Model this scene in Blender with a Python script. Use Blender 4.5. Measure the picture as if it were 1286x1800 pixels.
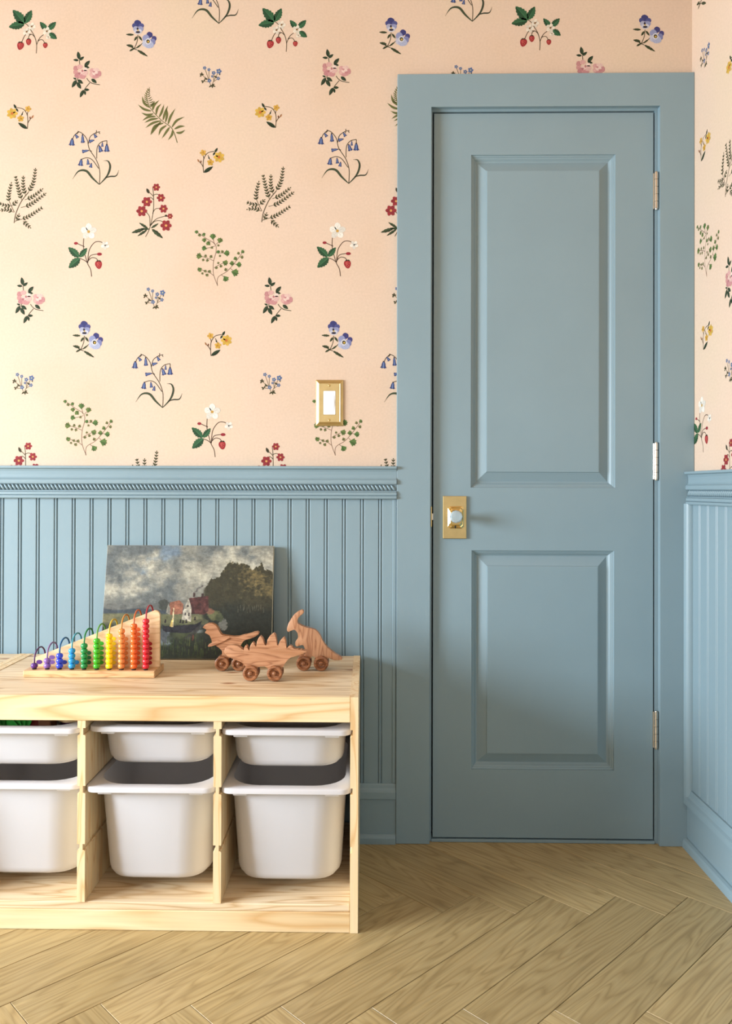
import bpy, bmesh, math, random
import numpy as np
from mathutils import Vector, Matrix, Euler

for o in list(bpy.data.objects):
    bpy.data.objects.remove(o, do_unlink=True)
scene = bpy.context.scene
COL = scene.collection
random.seed(7)

# ------------------------------------------------------------------ camera
# World: X right, Y into the back wall, Z up.  Back wall Y=0, right wall X=0, floor Z=0.
CAM = (-0.90451, -2.21248, 0.98519)
YAW, PITCH, ROLL = -0.01721, 0.00517, -0.00262
FOC, PX, PY = 1384.606, 621.387, 852.643
def rows():
    c, s = math.cos(YAW), math.sin(YAW); A = Matrix(((c, -s, 0), (s, c, 0), (0, 0, 1)))
    c, s = math.cos(PITCH), math.sin(PITCH); B = Matrix(((1, 0, 0), (0, c, s), (0, -s, c)))
    c, s = math.cos(ROLL), math.sin(ROLL); D = Matrix(((c, 0, -s), (0, 1, 0), (s, 0, c)))
    return D @ B @ A
RW = rows()
cam_data = bpy.data.cameras.new('camera')
cam = bpy.data.objects.new('camera', cam_data); COL.objects.link(cam)
r_, f_, u_ = RW[0], RW[1], RW[2]
M4 = Matrix(((r_[0], u_[0], -f_[0], CAM[0]), (r_[1], u_[1], -f_[1], CAM[1]), (r_[2], u_[2], -f_[2], CAM[2]), (0, 0, 0, 1)))
cam.matrix_world = M4
cam_data.sensor_fit = 'VERTICAL'; cam_data.sensor_height = 36; cam_data.sensor_width = 36
cam_data.lens = FOC / 1800 * 36
cam_data.shift_x = (643 - PX) / 1800
cam_data.shift_y = (PY - 900) / 1800
cam_data.clip_start = 0.05
scene.camera = cam
def on_plane(px, py, axis, value):
    """photo pixel -> point on an axis-aligned plane of the room"""
    v = RW.transposed() @ Vector(((px - PX) / FOC, 1.0, -(py - PY) / FOC))
    t = (value - CAM[axis]) / v[axis]
    return Vector(CAM) + t * v

# ------------------------------------------------------------------ light
scene.view_settings.view_transform = 'Standard'
scene.view_settings.look = 'None'
scene.view_settings.exposure = 0.0
scene.view_settings.gamma = 1.0
scene.view_settings.use_curve_mapping = False
world = bpy.data.worlds.new('world'); scene.world = world; world.use_nodes = True
wb = world.node_tree.nodes['Background']; wb.inputs[0].default_value = (0.75, 0.86, 1.0, 1); wb.inputs[1].default_value = 0.6
def area(name, loc, rot, sx, sy, power, color):
    L = bpy.data.lights.new(name, 'AREA'); L.shape = 'RECTANGLE'; L.size = sx; L.size_y = sy
    L.energy = power; L.color = color
    o = bpy.data.objects.new(name, L); o.location = loc; o.rotation_euler = rot; COL.objects.link(o); return o
# daylight entering through the left-hand window; the light behind the camera is added fill
LW = dict(y=-1.85, z=1.25, w=1.7, h=1.1)
FILL = dict(x=-1.15, z=1.45, w=1.5, h=1.5)  # unseen rear opening, added for frontal fill
ROOM_L, ROOM_F, ROOM_H = -4.2, -4.3, 2.65
area('daylight_side_window', (ROOM_L - 0.14, LW['y'], LW['z']), (0, math.radians(-58), 0), LW['h'], LW['w'], 345, (0.83, 0.92, 1.0))
area('added_rear_fill', (FILL['x'], ROOM_F - 0.05, FILL['z']), (math.radians(90), 0, 0), FILL['w'], FILL['h'], 13, (1.0, 0.92, 0.84))

# ------------------------------------------------------------------ helpers
def lin(c):
    out = []
    for v in c[:3]:
        v = v / 255.0
        out.append(v / 12.92 if v <= 0.04045 else ((v + 0.055) / 1.055) ** 2.4)
    return tuple(out) + (1.0,)

def link(o, parent=None):
    COL.objects.link(o)
    if parent is not None: o.parent = parent
    return o
def empty(name, loc=(0, 0, 0), rotz=0.0):
    o = bpy.data.objects.new(name, None); o.location = loc; o.rotation_euler = (0, 0, rotz); o.empty_display_size = 0.05
    COL.objects.link(o); return o
def tag(o, label=None, category=None, group=None, kind=None):
    if label: o['label'] = label
    if category: o['category'] = category
    if group: o['group'] = group
    if kind: o['kind'] = kind
    return o
def mesh_from(bm, name, smooth=False, angle=None):
    bmesh.ops.recalc_face_normals(bm, faces=bm.faces[:])
    me = bpy.data.meshes.new(name); bm.to_mesh(me); bm.free()
    if smooth:
        for p in me.polygons: p.use_smooth = True
        if angle is not None: me.set_sharp_from_angle(angle=math.radians(angle))
    return me
def build(name, bm, mat, parent=None, smooth=False, angle=None, loc=None):
    me = bm if isinstance(bm, bpy.types.Mesh) else mesh_from(bm, name, smooth, angle)
    if mat is not None and len(me.materials) == 0: me.materials.append(mat)
    o = bpy.data.objects.new(name, me)
    if loc is not None: o.location = loc
    return link(o, parent)
def box(bm, x0, x1, y0, y1, z0, z1, bevel=0.0, seg=1):
    vs = [bm.verts.new(p) for p in ((x0, y0, z0), (x1, y0, z0), (x1, y1, z0), (x0, y1, z0), (x0, y0, z1), (x1, y0, z1), (x1, y1, z1), (x0, y1, z1))]
    fs = [bm.faces.new([vs[i] for i in f]) for f in ((3, 2, 1, 0), (4, 5, 6, 7), (0, 1, 5, 4), (1, 2, 6, 5), (2, 3, 7, 6), (3, 0, 4, 7))]
    if bevel > 0:
        es = set()
        for f in fs: es.update(f.edges)
        bmesh.ops.bevel(bm, geom=list(es), offset=bevel, segments=seg, affect='EDGES', profile=0.5)
    return bm
def boxbm(*a, **k):
    return box(bmesh.new(), *a, **k)
def prism(bm, poly, axis, a0, a1, bevel=0.0, seg=2):
    """polygon (list of 2D points) extruded along an axis.  axis 'Y': poly is (x,z); 'X': (y,z); 'Z': (x,y)"""
    def P(p, a):
        return {'Y': (p[0], a, p[1]), 'X': (a, p[0], p[1]), 'Z': (p[0], p[1], a)}[axis]
    A = [bm.verts.new(P(p, a0)) for p in poly]; B = [bm.verts.new(P(p, a1)) for p in poly]
    n = len(poly)
    fa = bm.faces.new(A); fb = bm.faces.new(B[::-1])
    for i in range(n):
        j = (i + 1) % n
        bm.faces.new((A[i], B[i], B[j], A[j]))
    if bevel > 0:
        es = list(fa.edges) + list(fb.edges)
        bmesh.ops.bevel(bm, geom=es, offset=bevel, segments=seg, affect='EDGES', profile=0.5, clamp_overlap=True)
    return bm
def lathe(bm, prof, n=20, M=None, closed=False):
    """prof: list of (r, h) spun about local Z"""
    rings = []
    for r, h in prof:
        if r < 1e-7:
            v = Vector((0, 0, h)); rings.append([bm.verts.new(M @ v if M else v)])
        else:
            ring = []
            for i in range(n):
                a = 2 * math.pi * i / n
                v = Vector((r * math.cos(a), r * math.sin(a), h)); ring.append(bm.verts.new(M @ v if M else v))
            rings.append(ring)
    m = len(rings)
    for k in range(m if closed else m - 1):
        A, B = rings[k], rings[(k + 1) % m]
        if len(A) == 1 and len(B) == 1: continue
        for i in range(n):
            j = (i + 1) % n
            if len(A) == 1: bm.faces.new((A[0], B[i], B[j]))
            elif len(B) == 1: bm.faces.new((A[i], B[0], A[j]))
            else: bm.faces.new((A[i], B[i], B[j], A[j]))
    return bm
def tube(bm, pts, r, n=8):
    pts = [Vector(p) for p in pts]; rings = []
    for i, p in enumerate(pts):
        t = (pts[min(i + 1, len(pts) - 1)] - pts[max(i - 1, 0)]).normalized()
        ref = Vector((1, 0, 0)) if abs(t.x) < 0.9 else Vector((0, 1, 0))
        a = t.cross(ref).normalized(); b = t.cross(a).normalized()
        rings.append([bm.verts.new(p + a * r * math.cos(2 * math.pi * k / n) + b * r * math.sin(2 * math.pi * k / n)) for k in range(n)])
    for A, B in zip(rings, rings[1:]):
        for k in range(n):
            bm.faces.new((A[k], A[(k + 1) % n], B[(k + 1) % n], B[k]))
    bm.faces.new(rings[0]); bm.faces.new(rings[-1][::-1])
    return bm
def rrect(cx, cy, w, d, r, n=6):
    pts = []
    for (sx, sy, a0) in ((1, 1, 0), (-1, 1, 90), (-1, -1, 180), (1, -1, 270)):
        for k in range(n + 1):
            a = math.radians(a0 + 90 * k / n)
            pts.append((cx + sx * (w / 2 - r) + r * math.cos(a), cy + sy * (d / 2 - r) + r * math.sin(a)))
    return pts
def loft(bm, rings, cap0=True, cap1=True):
    R = [[bm.verts.new(p) for p in ring] for ring in rings]
    n = len(R[0])
    for A, B in zip(R, R[1:]):
        for i in range(n):
            j = (i + 1) % n
            bm.faces.new((A[i], A[j], B[j], B[i]))
    if cap0: bm.faces.new(R[0][::-1])
    if cap1: bm.faces.new(R[-1])
    return bm
def catmull(pts, sub=5, closed=False):
    P = [Vector((p[0], p[1])) for p in pts]; n = len(P); out = []
    if n < 3 and not closed: return [tuple(p) for p in P]
    rng = range(n) if closed else range(n - 1)
    for i in rng:
        p0 = P[(i - 1) % n] if closed else P[max(i - 1, 0)]
        p1 = P[i]; p2 = P[(i + 1) % n]
        p3 = P[(i + 2) % n] if closed else P[min(i + 2, n - 1)]
        for k in range(sub):
            t = k / sub
            out.append(tuple(0.5 * ((2 * p1) + (p2 - p0) * t + (2 * p0 - 5 * p1 + 4 * p2 - p3) * t * t + (3 * p1 - p0 - 3 * p2 + p3) * t ** 3)))
    if not closed: out.append(tuple(P[-1]))
    return out

# ------------------------------------------------------------------ materials
def new_mat(name):
    m = bpy.data.materials.new(name); m.use_nodes = True
    nt = m.node_tree; b = nt.nodes['Principled BSDF']
    return m, nt, b
def N(nt, t, **kw):
    n = nt.nodes.new(t)
    for k, v in kw.items():
        if k.startswith('i_'):
            key = k[2:]
            key = int(key) if key.isdigit() else key.replace('_', ' ')
            n.inputs[key].default_value = v
        else: setattr(n, k, v)
    return n
def math_node(nt, op, a, b=None, clamp=False):
    n = nt.nodes.new('ShaderNodeMath'); n.operation = op; n.use_clamp = clamp
    for i, v in enumerate((a, b)):
        if v is None: continue
        if isinstance(v, (int, float)): n.inputs[i].default_value = v
        else: nt.links.new(v, n.inputs[i])
    return n.outputs[0]
def ramp(nt, fac, stops):
    n = nt.nodes.new('ShaderNodeValToRGB'); cr = n.color_ramp
    while len(cr.elements) < len(stops): cr.elements.new(0.5)
    for e, (p, c) in zip(cr.elements, stops): e.position = p; e.color = c
    nt.links.new(fac, n.inputs[0]); return n.outputs[0]
def mixc(nt, fac, a, b, mode='MIX'):
    n = nt.nodes.new('ShaderNodeMix'); n.data_type = 'RGBA'; n.blend_type = mode
    for i, v in ((0, fac), (6, a), (7, b)):
        if hasattr(v, 'is_linked') or hasattr(v, 'links'): nt.links.new(v, n.inputs[i])
        else: n.inputs[i].default_value = v
    return n.outputs[2]

def flat_mat(name, rgb, rough=0.5, metal=0.0, spec=0.5, noise=0.0, nscale=6.0, bump=0.0, bscale=200.0, coat=0.0):
    m, nt, b = new_mat(name)
    b.inputs['Base Color'].default_value = lin(rgb); b.inputs['Roughness'].default_value = rough
    b.inputs['Metallic'].default_value = metal; b.inputs['Specular IOR Level'].default_value = spec
    b.inputs['Coat Weight'].default_value = coat
    tc = N(nt, 'ShaderNodeTexCoord')
    if noise > 0:
        nz = N(nt, 'ShaderNodeTexNoise', i_Scale=nscale, i_Detail=4.0); nt.links.new(tc.outputs['Object'], nz.inputs['Vector'])
        lo = tuple(max(0, c * (1 - noise)) for c in rgb); hi = tuple(min(255, c * (1 + noise)) for c in rgb)
        nt.links.new(ramp(nt, nz.outputs[0], [(0.3, lin(lo)), (0.7, lin(hi))]), b.inputs['Base Color'])
    if bump > 0:
        nb = N(nt, 'ShaderNodeTexNoise', i_Scale=bscale, i_Detail=3.0); nt.links.new(tc.outputs['Object'], nb.inputs['Vector'])
        bp = N(nt, 'ShaderNodeBump', i_Strength=bump, i_Distance=0.001); nt.links.new(nb.outputs[0], bp.inputs['Height'])
        nt.links.new(bp.outputs[0], b.inputs['Normal'])
    return m

def wood_mat(name, light, mid, dark, axis='X', rings=9.0, stretch=9.0, scale=3.0, rough=0.5, knots=0.0, vary=0.0, fibre=0.25, contrast=1.0, seed=0.0, coat=0.0):
    """grain runs along `axis` of the object's own coordinates"""
    m, nt, b = new_mat(name)
    tc = N(nt, 'ShaderNodeTexCoord'); oi = N(nt, 'ShaderNodeObjectInfo')
    off = N(nt, 'ShaderNodeCombineXYZ')
    rv = math_node(nt, 'MULTIPLY', oi.outputs['Random'], 37.0); rv = math_node(nt, 'ADD', rv, seed)
    for i in range(3): nt.links.new(rv, off.inputs[i])
    add = N(nt, 'ShaderNodeVectorMath', operation='ADD'); nt.links.new(tc.outputs['Object'], add.inputs[0]); nt.links.new(off.outputs[0], add.inputs[1])
    mp = N(nt, 'ShaderNodeMapping')
    sc = [stretch] * 3; sc['XYZ'.index(axis)] = 1.0
    mp.inputs['Scale'].default_value = sc
    nt.links.new(add.outputs[0], mp.inputs['Vector'])
    n1 = N(nt, 'ShaderNodeTexNoise', i_Scale=scale, i_Detail=2.0, i_Roughness=0.45, i_Distortion=0.25); nt.links.new(mp.outputs[0], n1.inputs['Vector'])
    ph = math_node(nt, 'MULTIPLY', n1.outputs[0], rings)
    tri = math_node(nt, 'PINGPONG', ph, 0.5); tri = math_node(nt, 'MULTIPLY', tri, 2.0)
    mp2 = N(nt, 'ShaderNodeMapping'); s2 = [170.0] * 3; s2['XYZ'.index(axis)] = 5.0
    mp2.inputs['Scale'].default_value = s2; nt.links.new(add.outputs[0], mp2.inputs['Vector'])
    n2 = N(nt, 'ShaderNodeTexNoise', i_Scale=1.0, i_Detail=3.0, i_Roughness=0.6); nt.links.new(mp2.outputs[0], n2.inputs['Vector'])
    base = ramp(nt, tri, [(0.0, lin(light)), (0.62, lin(mid)), (1.0, lin(dark))])
    base = mixc(nt, 1.0 - contrast if contrast < 1 else 0.0, base, lin(light))
    fib = ramp(nt, n2.outputs[0], [(0.3, (1 - fibre, 1 - fibre, 1 - fibre, 1)), (0.65, (1, 1, 1, 1))])
    colr = mixc(nt, 1.0, base, fib, 'MULTIPLY')
    # slow colour drift
    n3 = N(nt, 'ShaderNodeTexNoise', i_Scale=2.2, i_Detail=2.0); nt.links.new(add.outputs[0], n3.inputs['Vector'])
    drift = ramp(nt, n3.outputs[0], [(0.3, (0.90, 0.88, 0.85, 1)), (0.7, (1.04, 1.04, 1.04, 1))])
    colr = mixc(nt, 1.0, colr, drift, 'MULTIPLY')
    if vary > 0:
        vr = ramp(nt, oi.outputs['Random'], [(0.0, (1 - vary, 1 - vary, 1 - vary * 1.15, 1)), (1.0, (1 + vary * .5, 1 + vary * .45, 1 + vary * .4, 1))])
        colr = mixc(nt, 1.0, colr, vr, 'MULTIPLY')
    if knots > 0:
        mp3 = N(nt, 'ShaderNodeMapping'); s3 = [1.6] * 3; s3['XYZ'.index(axis)] = 0.75
        mp3.inputs['Scale'].default_value = s3; nt.links.new(add.outputs[0], mp3.inputs['Vector'])
        vo = N(nt, 'ShaderNodeTexVoronoi', i_Scale=5.0); nt.links.new(mp3.outputs[0], vo.inputs['Vector'])
        kf = ramp(nt, vo.outputs['Distance'], [(0.0, (1, 1, 1, 1)), (knots, (0.75, 0.75, 0.75, 1)), (knots * 2.2, (0, 0, 0, 1))])
        colr = mixc(nt, kf, colr, lin((150, 100, 62)))
    nt.links.new(colr, b.inputs['Base Color'])
    b.inputs['Roughness'].default_value = rough; b.inputs['Coat Weight'].default_value = coat; b.inputs['Coat Roughness'].default_value = 0.3
    bp = N(nt, 'ShaderNodeBump', i_Strength=0.15, i_Distance=0.0006); nt.links.new(n2.outputs[0], bp.inputs['Height']); nt.links.new(bp.outputs[0], b.inputs['Normal'])
    return m

MAT = {}
MAT['blue'] = flat_mat('blue_paint', (126, 149, 159), rough=0.42, noise=0.018, nscale=3.0, bump=0.08, bscale=260.0)
MAT['peach'] = None
def paper_mat():
    m, nt, b = new_mat('peach_wallpaper')
    tc = N(nt, 'ShaderNodeTexCoord')
    n1 = N(nt, 'ShaderNodeTexNoise', i_Scale=2.6, i_Detail=3.0, i_Roughness=0.55); nt.links.new(tc.outputs['Object'], n1.inputs['Vector'])
    n2 = N(nt, 'ShaderNodeTexNoise', i_Scale=160.0, i_Detail=2.0); nt.links.new(tc.outputs['Object'], n2.inputs['Vector'])
    c = ramp(nt, n1.outputs[0], [(0.28, lin((205, 181, 159))), (0.5, lin((208, 186, 167))), (0.72, lin((206, 187, 164)))])
    f = ramp(nt, n2.outputs[0], [(0.3, (0.95, 0.95, 0.94, 1)), (0.7, (1.02, 1.02, 1.02, 1))])
    nt.links.new(mixc(nt, 1.0, c, f, 'MULTIPLY'), b.inputs['Base Color']); b.inputs['Roughness'].default_value = 0.75
    b.inputs['Specular IOR Level'].default_value = 0.2
    return m
MAT['peach'] = paper_mat()
def print_mat():
    m, nt, b = new_mat('printed_ink')
    a = N(nt, 'ShaderNodeAttribute', attribute_name='Col'); tc = N(nt, 'ShaderNodeTexCoord')
    n2 = N(nt, 'ShaderNodeTexNoise', i_Scale=420.0, i_Detail=2.0); nt.links.new(tc.outputs['Object'], n2.inputs['Vector'])
    f = ramp(nt, n2.outputs[0], [(0.3, (0.82, 0.82, 0.82, 1)), (0.7, (1.15, 1.15, 1.15, 1))])
    nt.links.new(mixc(nt, 1.0, a.outputs['Color'], f, 'MULTIPLY'), b.inputs['Base Color'])
    b.inputs['Roughness'].default_value = 0.7; b.inputs['Specular IOR Level'].default_value = 0.2
    return m
MAT['ink'] = print_mat()
MAT['ceiling'] = flat_mat('cream_ceiling_paint', (205, 178, 150), rough=0.8)
MAT['trim_white'] = flat_mat('white_paint', (235, 234, 230), rough=0.5)
MAT['dark'] = flat_mat('dark_void', (16, 18, 20), rough=0.9)
PINE_L, PINE_M, PINE_D = (236, 214, 174), (232, 205, 160), (216, 178, 126)
MAT['pine_x'] = wood_mat('pine_long', PINE_L, PINE_M, PINE_D, 'X', rings=7, stretch=7, scale=1.6, knots=0.045, fibre=0.10, seed=3.0)
MAT['pine_top'] = wood_mat('pine_top', (236, 216, 184), (229, 206, 170), (204, 172, 130), 'X', rings=10, stretch=12, scale=1.6, knots=0.04, fibre=0.14, seed=5.5)
MAT['pine_z'] = wood_mat('pine_upright', PINE_L, (240, 214, 170), (222, 184, 132), 'Z', rings=8, stretch=10, scale=2.0, fibre=0.12, seed=1.0)
MAT['pine_y'] = wood_mat('pine_depth', (240, 216, 176), (232, 202, 156), (206, 166, 112), 'Y', rings=9, stretch=12, scale=2.0, fibre=0.12, seed=2.0)
MAT['oak'] = wood_mat('oak_floor', (187, 165, 119), (180, 157, 110), (163, 140, 95), 'X', rings=15, stretch=9.0, scale=1.7, vary=0.16, fibre=0.20, rough=0.42, seed=8.0)
MAT['cherry'] = wood_mat('cherry_wood', (192, 142, 106), (184, 132, 96), (150, 100, 68), 'X', rings=7, stretch=6, scale=7.0, fibre=0.12, rough=0.42, seed=4.0)
MAT['cherry_z'] = wood_mat('cherry_wood_upright', (192, 144, 108), (184, 134, 98), (154, 104, 72), 'Z', rings=7, stretch=6, scale=7.0, fibre=0.12, rough=0.42, seed=11.0)
MAT['wheel'] = wood_mat('oiled_wheel_wood', (158, 106, 72), (144, 93, 60), (106, 64, 40), 'X', rings=6, stretch=5, scale=14.0, fibre=0.15, rough=0.3, seed=6.0, vary=0.1)
MAT['birch'] = wood_mat('birch_plywood', (236, 206, 166), (230, 198, 156), (214, 178, 134), 'X', rings=6, stretch=6, scale=5.0, fibre=0.08, rough=0.4, seed=9.0)
MAT['birch_base'] = wood_mat('birch_base', (226, 186, 140), (216, 174, 126), (190, 146, 100), 'X', rings=7, stretch=8, scale=5.0, fibre=0.12, rough=0.4, seed=12.0)
MAT['brass'] = flat_mat('satin_brass', (196, 176, 126), rough=0.38, metal=1.0, noise=0.03, nscale=40)
MAT['brass_shiny'] = flat_mat('polished_brass', (216, 194, 134), rough=0.14, metal=1.0)
MAT['steel'] = flat_mat('satin_nickel', (205, 198, 186), rough=0.28, metal=1.0)
MAT['rocker'] = flat_mat('white_plastic', (238, 238, 236), rough=0.3)
def bin_mat():
    m, nt, b = new_mat('frosted_polypropylene')
    b.inputs['Base Color'].default_value = lin((238, 240, 247)); b.inputs['Roughness'].default_value = 0.38
    tr = N(nt, 'ShaderNodeBsdfTranslucent'); tr.inputs[0].default_value = lin((232, 226, 220))
    mx = N(nt, 'ShaderNodeMixShader'); mx.inputs[0].default_value = 0.42
    out = nt.nodes['Material Output']
    nt.links.new(b.outputs[0], mx.inputs[1]); nt.links.new(tr.outputs[0], mx.inputs[2]); nt.links.new(mx.outputs[0], out.inputs[0])
    return m
MAT['bin'] = bin_mat()
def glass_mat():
    m, nt, b = new_mat('glass_painted_reflection')
    b.inputs['Base Color'].default_value = (0.62, 0.76, 0.84, 1); b.inputs['Roughness'].default_value = 0.03  # pale blue base stands in for the room reflected in the knob
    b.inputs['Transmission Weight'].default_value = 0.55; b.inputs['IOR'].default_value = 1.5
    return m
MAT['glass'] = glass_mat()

# ------------------------------------------------------------------ room shell
DOOR_L, DOOR_R, DOOR_T, DOOR_B = -0.7193, -0.1069, 2.0416, 0.0122
JL, JR, JT = DOOR_L - 0.0045, DOOR_R + 0.0040, DOOR_T + 0.0045        # jamb faces
CIL, CIR, CIT = -0.7294, -0.0941, 2.0527                             # casing inner edges
CAS_L, CAS_T, CAS_D = -0.8227, 2.1440, 0.0183                        # casing outer left, top, thickness
WT = 0.12
bm = bmesh.new()
box(bm, ROOM_L, JL - 0.018, 0, WT, 0, ROOM_H)
box(bm, JL - 0.018, JR + 0.018, 0, WT, JT + 0.018, ROOM_H)
box(bm, JR + 0.018, 0, 0, WT, 0, ROOM_H)
wall_back = tag(build('wall_back', bm, MAT['peach']), 'peach floral wallpapered wall above blue beadboard wainscot, around the door', kind='structure')
wall_right = tag(build('wall_right', boxbm(0, WT, ROOM_F, WT, 0, ROOM_H), MAT['peach']), 'floral wallpapered side wall beside the door hinges', kind='structure')
def wall_with_hole(axis, at0, at1, a0, a1, h0, h1, z0, z1):
    bm = bmesh.new()
    def bb(s0, s1, zz0, zz1):
        if axis == 'X': box(bm, at0, at1, s0, s1, zz0, zz1)
        else: box(bm, s0, s1, at0, at1, zz0, zz1)
    bb(a0, h0, 0, ROOM_H); bb(h1, a1, 0, ROOM_H); bb(h0, h1, 0, z0); bb(h0, h1, z1, ROOM_H)
    return bm
lw0, lw1, lz0, lz1 = LW['y'] - LW['w'] / 2, LW['y'] + LW['w'] / 2, LW['z'] - LW['h'] / 2, LW['z'] + LW['h'] / 2
tag(build('wall_left', wall_with_hole('X', ROOM_L - WT, ROOM_L, ROOM_F, WT, lw0, lw1, lz0, lz1), MAT['peach']), 'peach side wall holding the window', kind='structure')
fw0, fw1, fz0, fz1 = FILL['x'] - FILL['w'] / 2, FILL['x'] + FILL['w'] / 2, FILL['z'] - FILL['h'] / 2, FILL['z'] + FILL['h'] / 2
tag(build('wall_front', wall_with_hole('Y', ROOM_F - WT, ROOM_F, ROOM_L, 0, fw0, fw1, fz0, fz1), MAT['peach']), 'peach wall opposite the door', kind='structure')
tag(build('ceiling', boxbm(ROOM_L - WT, WT, ROOM_F - WT, WT, ROOM_H, ROOM_H + 0.1), MAT['ceiling']), 'plain cream painted ceiling of the room', kind='structure')
# casings of the window and of the added fill opening (outside the picture)
def window(name, axis, at, a0, a1, z0, z1, inward):
    bm = bmesh.new(); w = 0.07
    def bb(s0, s1, zz0, zz1):
        lo, hi = sorted((at, at + inward * 0.018))
        if axis == 'X': box(bm, lo, hi, s0, s1, zz0, zz1)
        else: box(bm, s0, s1, lo, hi, zz0, zz1)
    bb(a0 - w, a0, z0 - w, z1 + w); bb(a1, a1 + w, z0 - w, z1 + w); bb(a0, a1, z1, z1 + w); bb(a0, a1, z0 - w, z0)
    return tag(build(name, bm, MAT['blue']), 'blue painted casing around an unseen light opening', kind='structure')
window('window_1', 'X', ROOM_L, lw0, lw1, lz0, lz1, 1)
window('fill_opening', 'Y', ROOM_F, fw0, fw1, fz0, fz1, 1)

# ---- floor: herringbone of oak planks
floor = tag(build('floor', boxbm(ROOM_L - WT, WT, ROOM_F - WT, WT, -0.08, -0.0125), MAT['dark']), 'light oak herringbone plank floor', kind='structure')
PW, PL = 0.1222, 0.598
U0, W0 = -1.134, 0.0085            # one observed plank corner, in the rotated (u, w) frame
s2 = math.sqrt(0.5)
def uw2xy(u, w): return ((u - w) * s2, (u + w) * s2)
def clip_poly(poly, x0, x1, y0, y1):
    for ax, val, sg in ((0, x0, 1), (0, x1, -1), (1, y0, 1), (1, y1, -1)):
        out = []
        for i in range(len(poly)):
            a, b = poly[i], poly[(i + 1) % len(poly)]
            da, db = sg * (a[ax] - val), sg * (b[ax] - val)
            if da >= 0: out.append(a)
            if (da >= 0) != (db >= 0):
                t = da / (da - db); out.append((a[0] + t * (b[0] - a[0]), a[1] + t * (b[1] - a[1])))
        poly = out
        if len(poly) < 3: return []
    return poly
plank_full = None
def plank_mesh(poly):
    return mesh_from(prism(bmesh.new(), poly, 'Z', -0.0125, 0.0, bevel=0.0), 'plank')
def bevelled_plank(poly):
    bm = bmesh.new(); top = [bm.verts.new((p[0], p[1], -0.0008)) for p in poly]
    cx = sum(p[0] for p in poly) / len(poly); cy = sum(p[1] for p in poly) / len(poly)
    ins = []
    for p in poly:
        dx, dy = p[0] - cx, p[1] - cy
        ins.append(bm.verts.new((p[0] - math.copysign(min(0.0006, abs(dx)), dx), p[1] - math.copysign(min(0.0006, abs(dy)), dy), 0.0)))
    bot = [bm.verts.new((p[0], p[1], -0.0125)) for p in poly]
    n = len(poly)
    bm.faces.new(ins); bm.faces.new(bot[::-1])
    for i in range(n):
        j = (i + 1) % n
        bm.faces.new((top[i], top[j], ins[j], ins[i])); bm.faces.new((bot[i], bot[j], top[j], top[i]))
    return mesh_from(bm, 'plank')
G = 0.0006
FX0, FX1, FY0, FY1 = ROOM_L, -0.0005, -2.9, 0.035
rect_full = [(G, G), (PL - G, G), (PL - G, PW - G), (G, PW - G)]
mesh_full = bevelled_plank(rect_full); mesh_full.materials.append(MAT['oak'])
NPL = 0
for j in range(-6, 7):
    for k in range(-40, 40):
        for kind in (0, 1):
            if kind == 0: u, w, ang = U0 + k * PW + j * PL, W0 - k * PW + j * PL, 45
            else: u, w, ang = U0 + k * PW + j * PL + PL + PW, W0 - k * PW + j * PL, 135
            ox, oy = uw2xy(u, w); ca, sa = math.cos(math.radians(ang)), math.sin(math.radians(ang))
            wp = [(ox + ca * x - sa * y, oy + sa * x + ca * y) for x, y in rect_full]
            if max(p[0] for p in wp) < FX0 or min(p[0] for p in wp) > FX1 or max(p[1] for p in wp) < FY0 or min(p[1] for p in wp) > FY1: continue
            inside = all(FX0 <= p[0] <= FX1 and FY0 <= p[1] <= FY1 for p in wp)
            if inside: me = mesh_full
            else:
                cp = clip_poly(wp, FX0, FX1, FY0, FY1)
                if len(cp) < 3: continue
                a = sum(cp[i][0] * cp[(i + 1) % len(cp)][1] - cp[(i + 1) % len(cp)][0] * cp[i][1] for i in range(len(cp)))
                if abs(a) < 2e-4: continue
                loc = [(ca * (x - ox) + sa * (y - oy), -sa * (x - ox) + ca * (y - oy)) for x, y in cp]
                me = bevelled_plank(loc); me.materials.append(MAT['oak'])
            o = bpy.data.objects.new('plank', me); o.location = (ox, oy, 0); o.rotation_euler = (0, 0, math.radians(ang)); link(o, floor); NPL += 1
build('floor_underlay', boxbm(ROOM_L, 0, ROOM_F, FY0, -0.0125, -0.0004), MAT['oak'], floor)

# ---- beadboard wainscot
BEAD = 0.0507
GRX = -0.8679
BB = 0.0095                         # beadboard thickness
def bead_profile():
    p = [(0.0, 0.0055), (0.0012, 0.0055), (0.0022, BB - 0.0012), (0.0035, BB), (0.0060, BB), (0.0073, BB - 0.0012), (0.0083, 0.0055), (0.0096, 0.0055), (0.0106, BB - 0.0010), (0.0118, BB), (BEAD - 0.0012, BB), (BEAD - 0.0001, BB - 0.0010)]
    return p
def plank_strip(z0, z1, width=None):
    bm = bmesh.new(); pr = bead_profile()
    if width: pr = [p for p in pr if p[0] < width] + [(width, pr[[p for p in range(len(pr)) if pr[p][0] < width][-1]][1])]
    poly = [(x, -d) for x, d in pr] + [(pr[-1][0], -0.0002), (0.0, -0.0002)]
    return prism(bm, poly, 'Z', z0, z1)
bead_mesh = mesh_from(plank_strip(0.150, 0.962), 'beadboard_plank'); bead_mesh.materials.append(MAT['blue'])
x = GRX - 0.0048
last_w = CAS_L - x
o = build('beadboard_plank', mesh_from(plank_strip(0.150, 0.962, last_w - 0.0015), 'beadboard_plank_end'), MAT['blue'], wall_back, loc=(x, 0, 0))
k = 1
while x - k * BEAD > ROOM_L:
    build('beadboard_plank', bead_mesh, None, wall_back, loc=(x - k * BEAD, 0, 0)); k += 1
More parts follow.
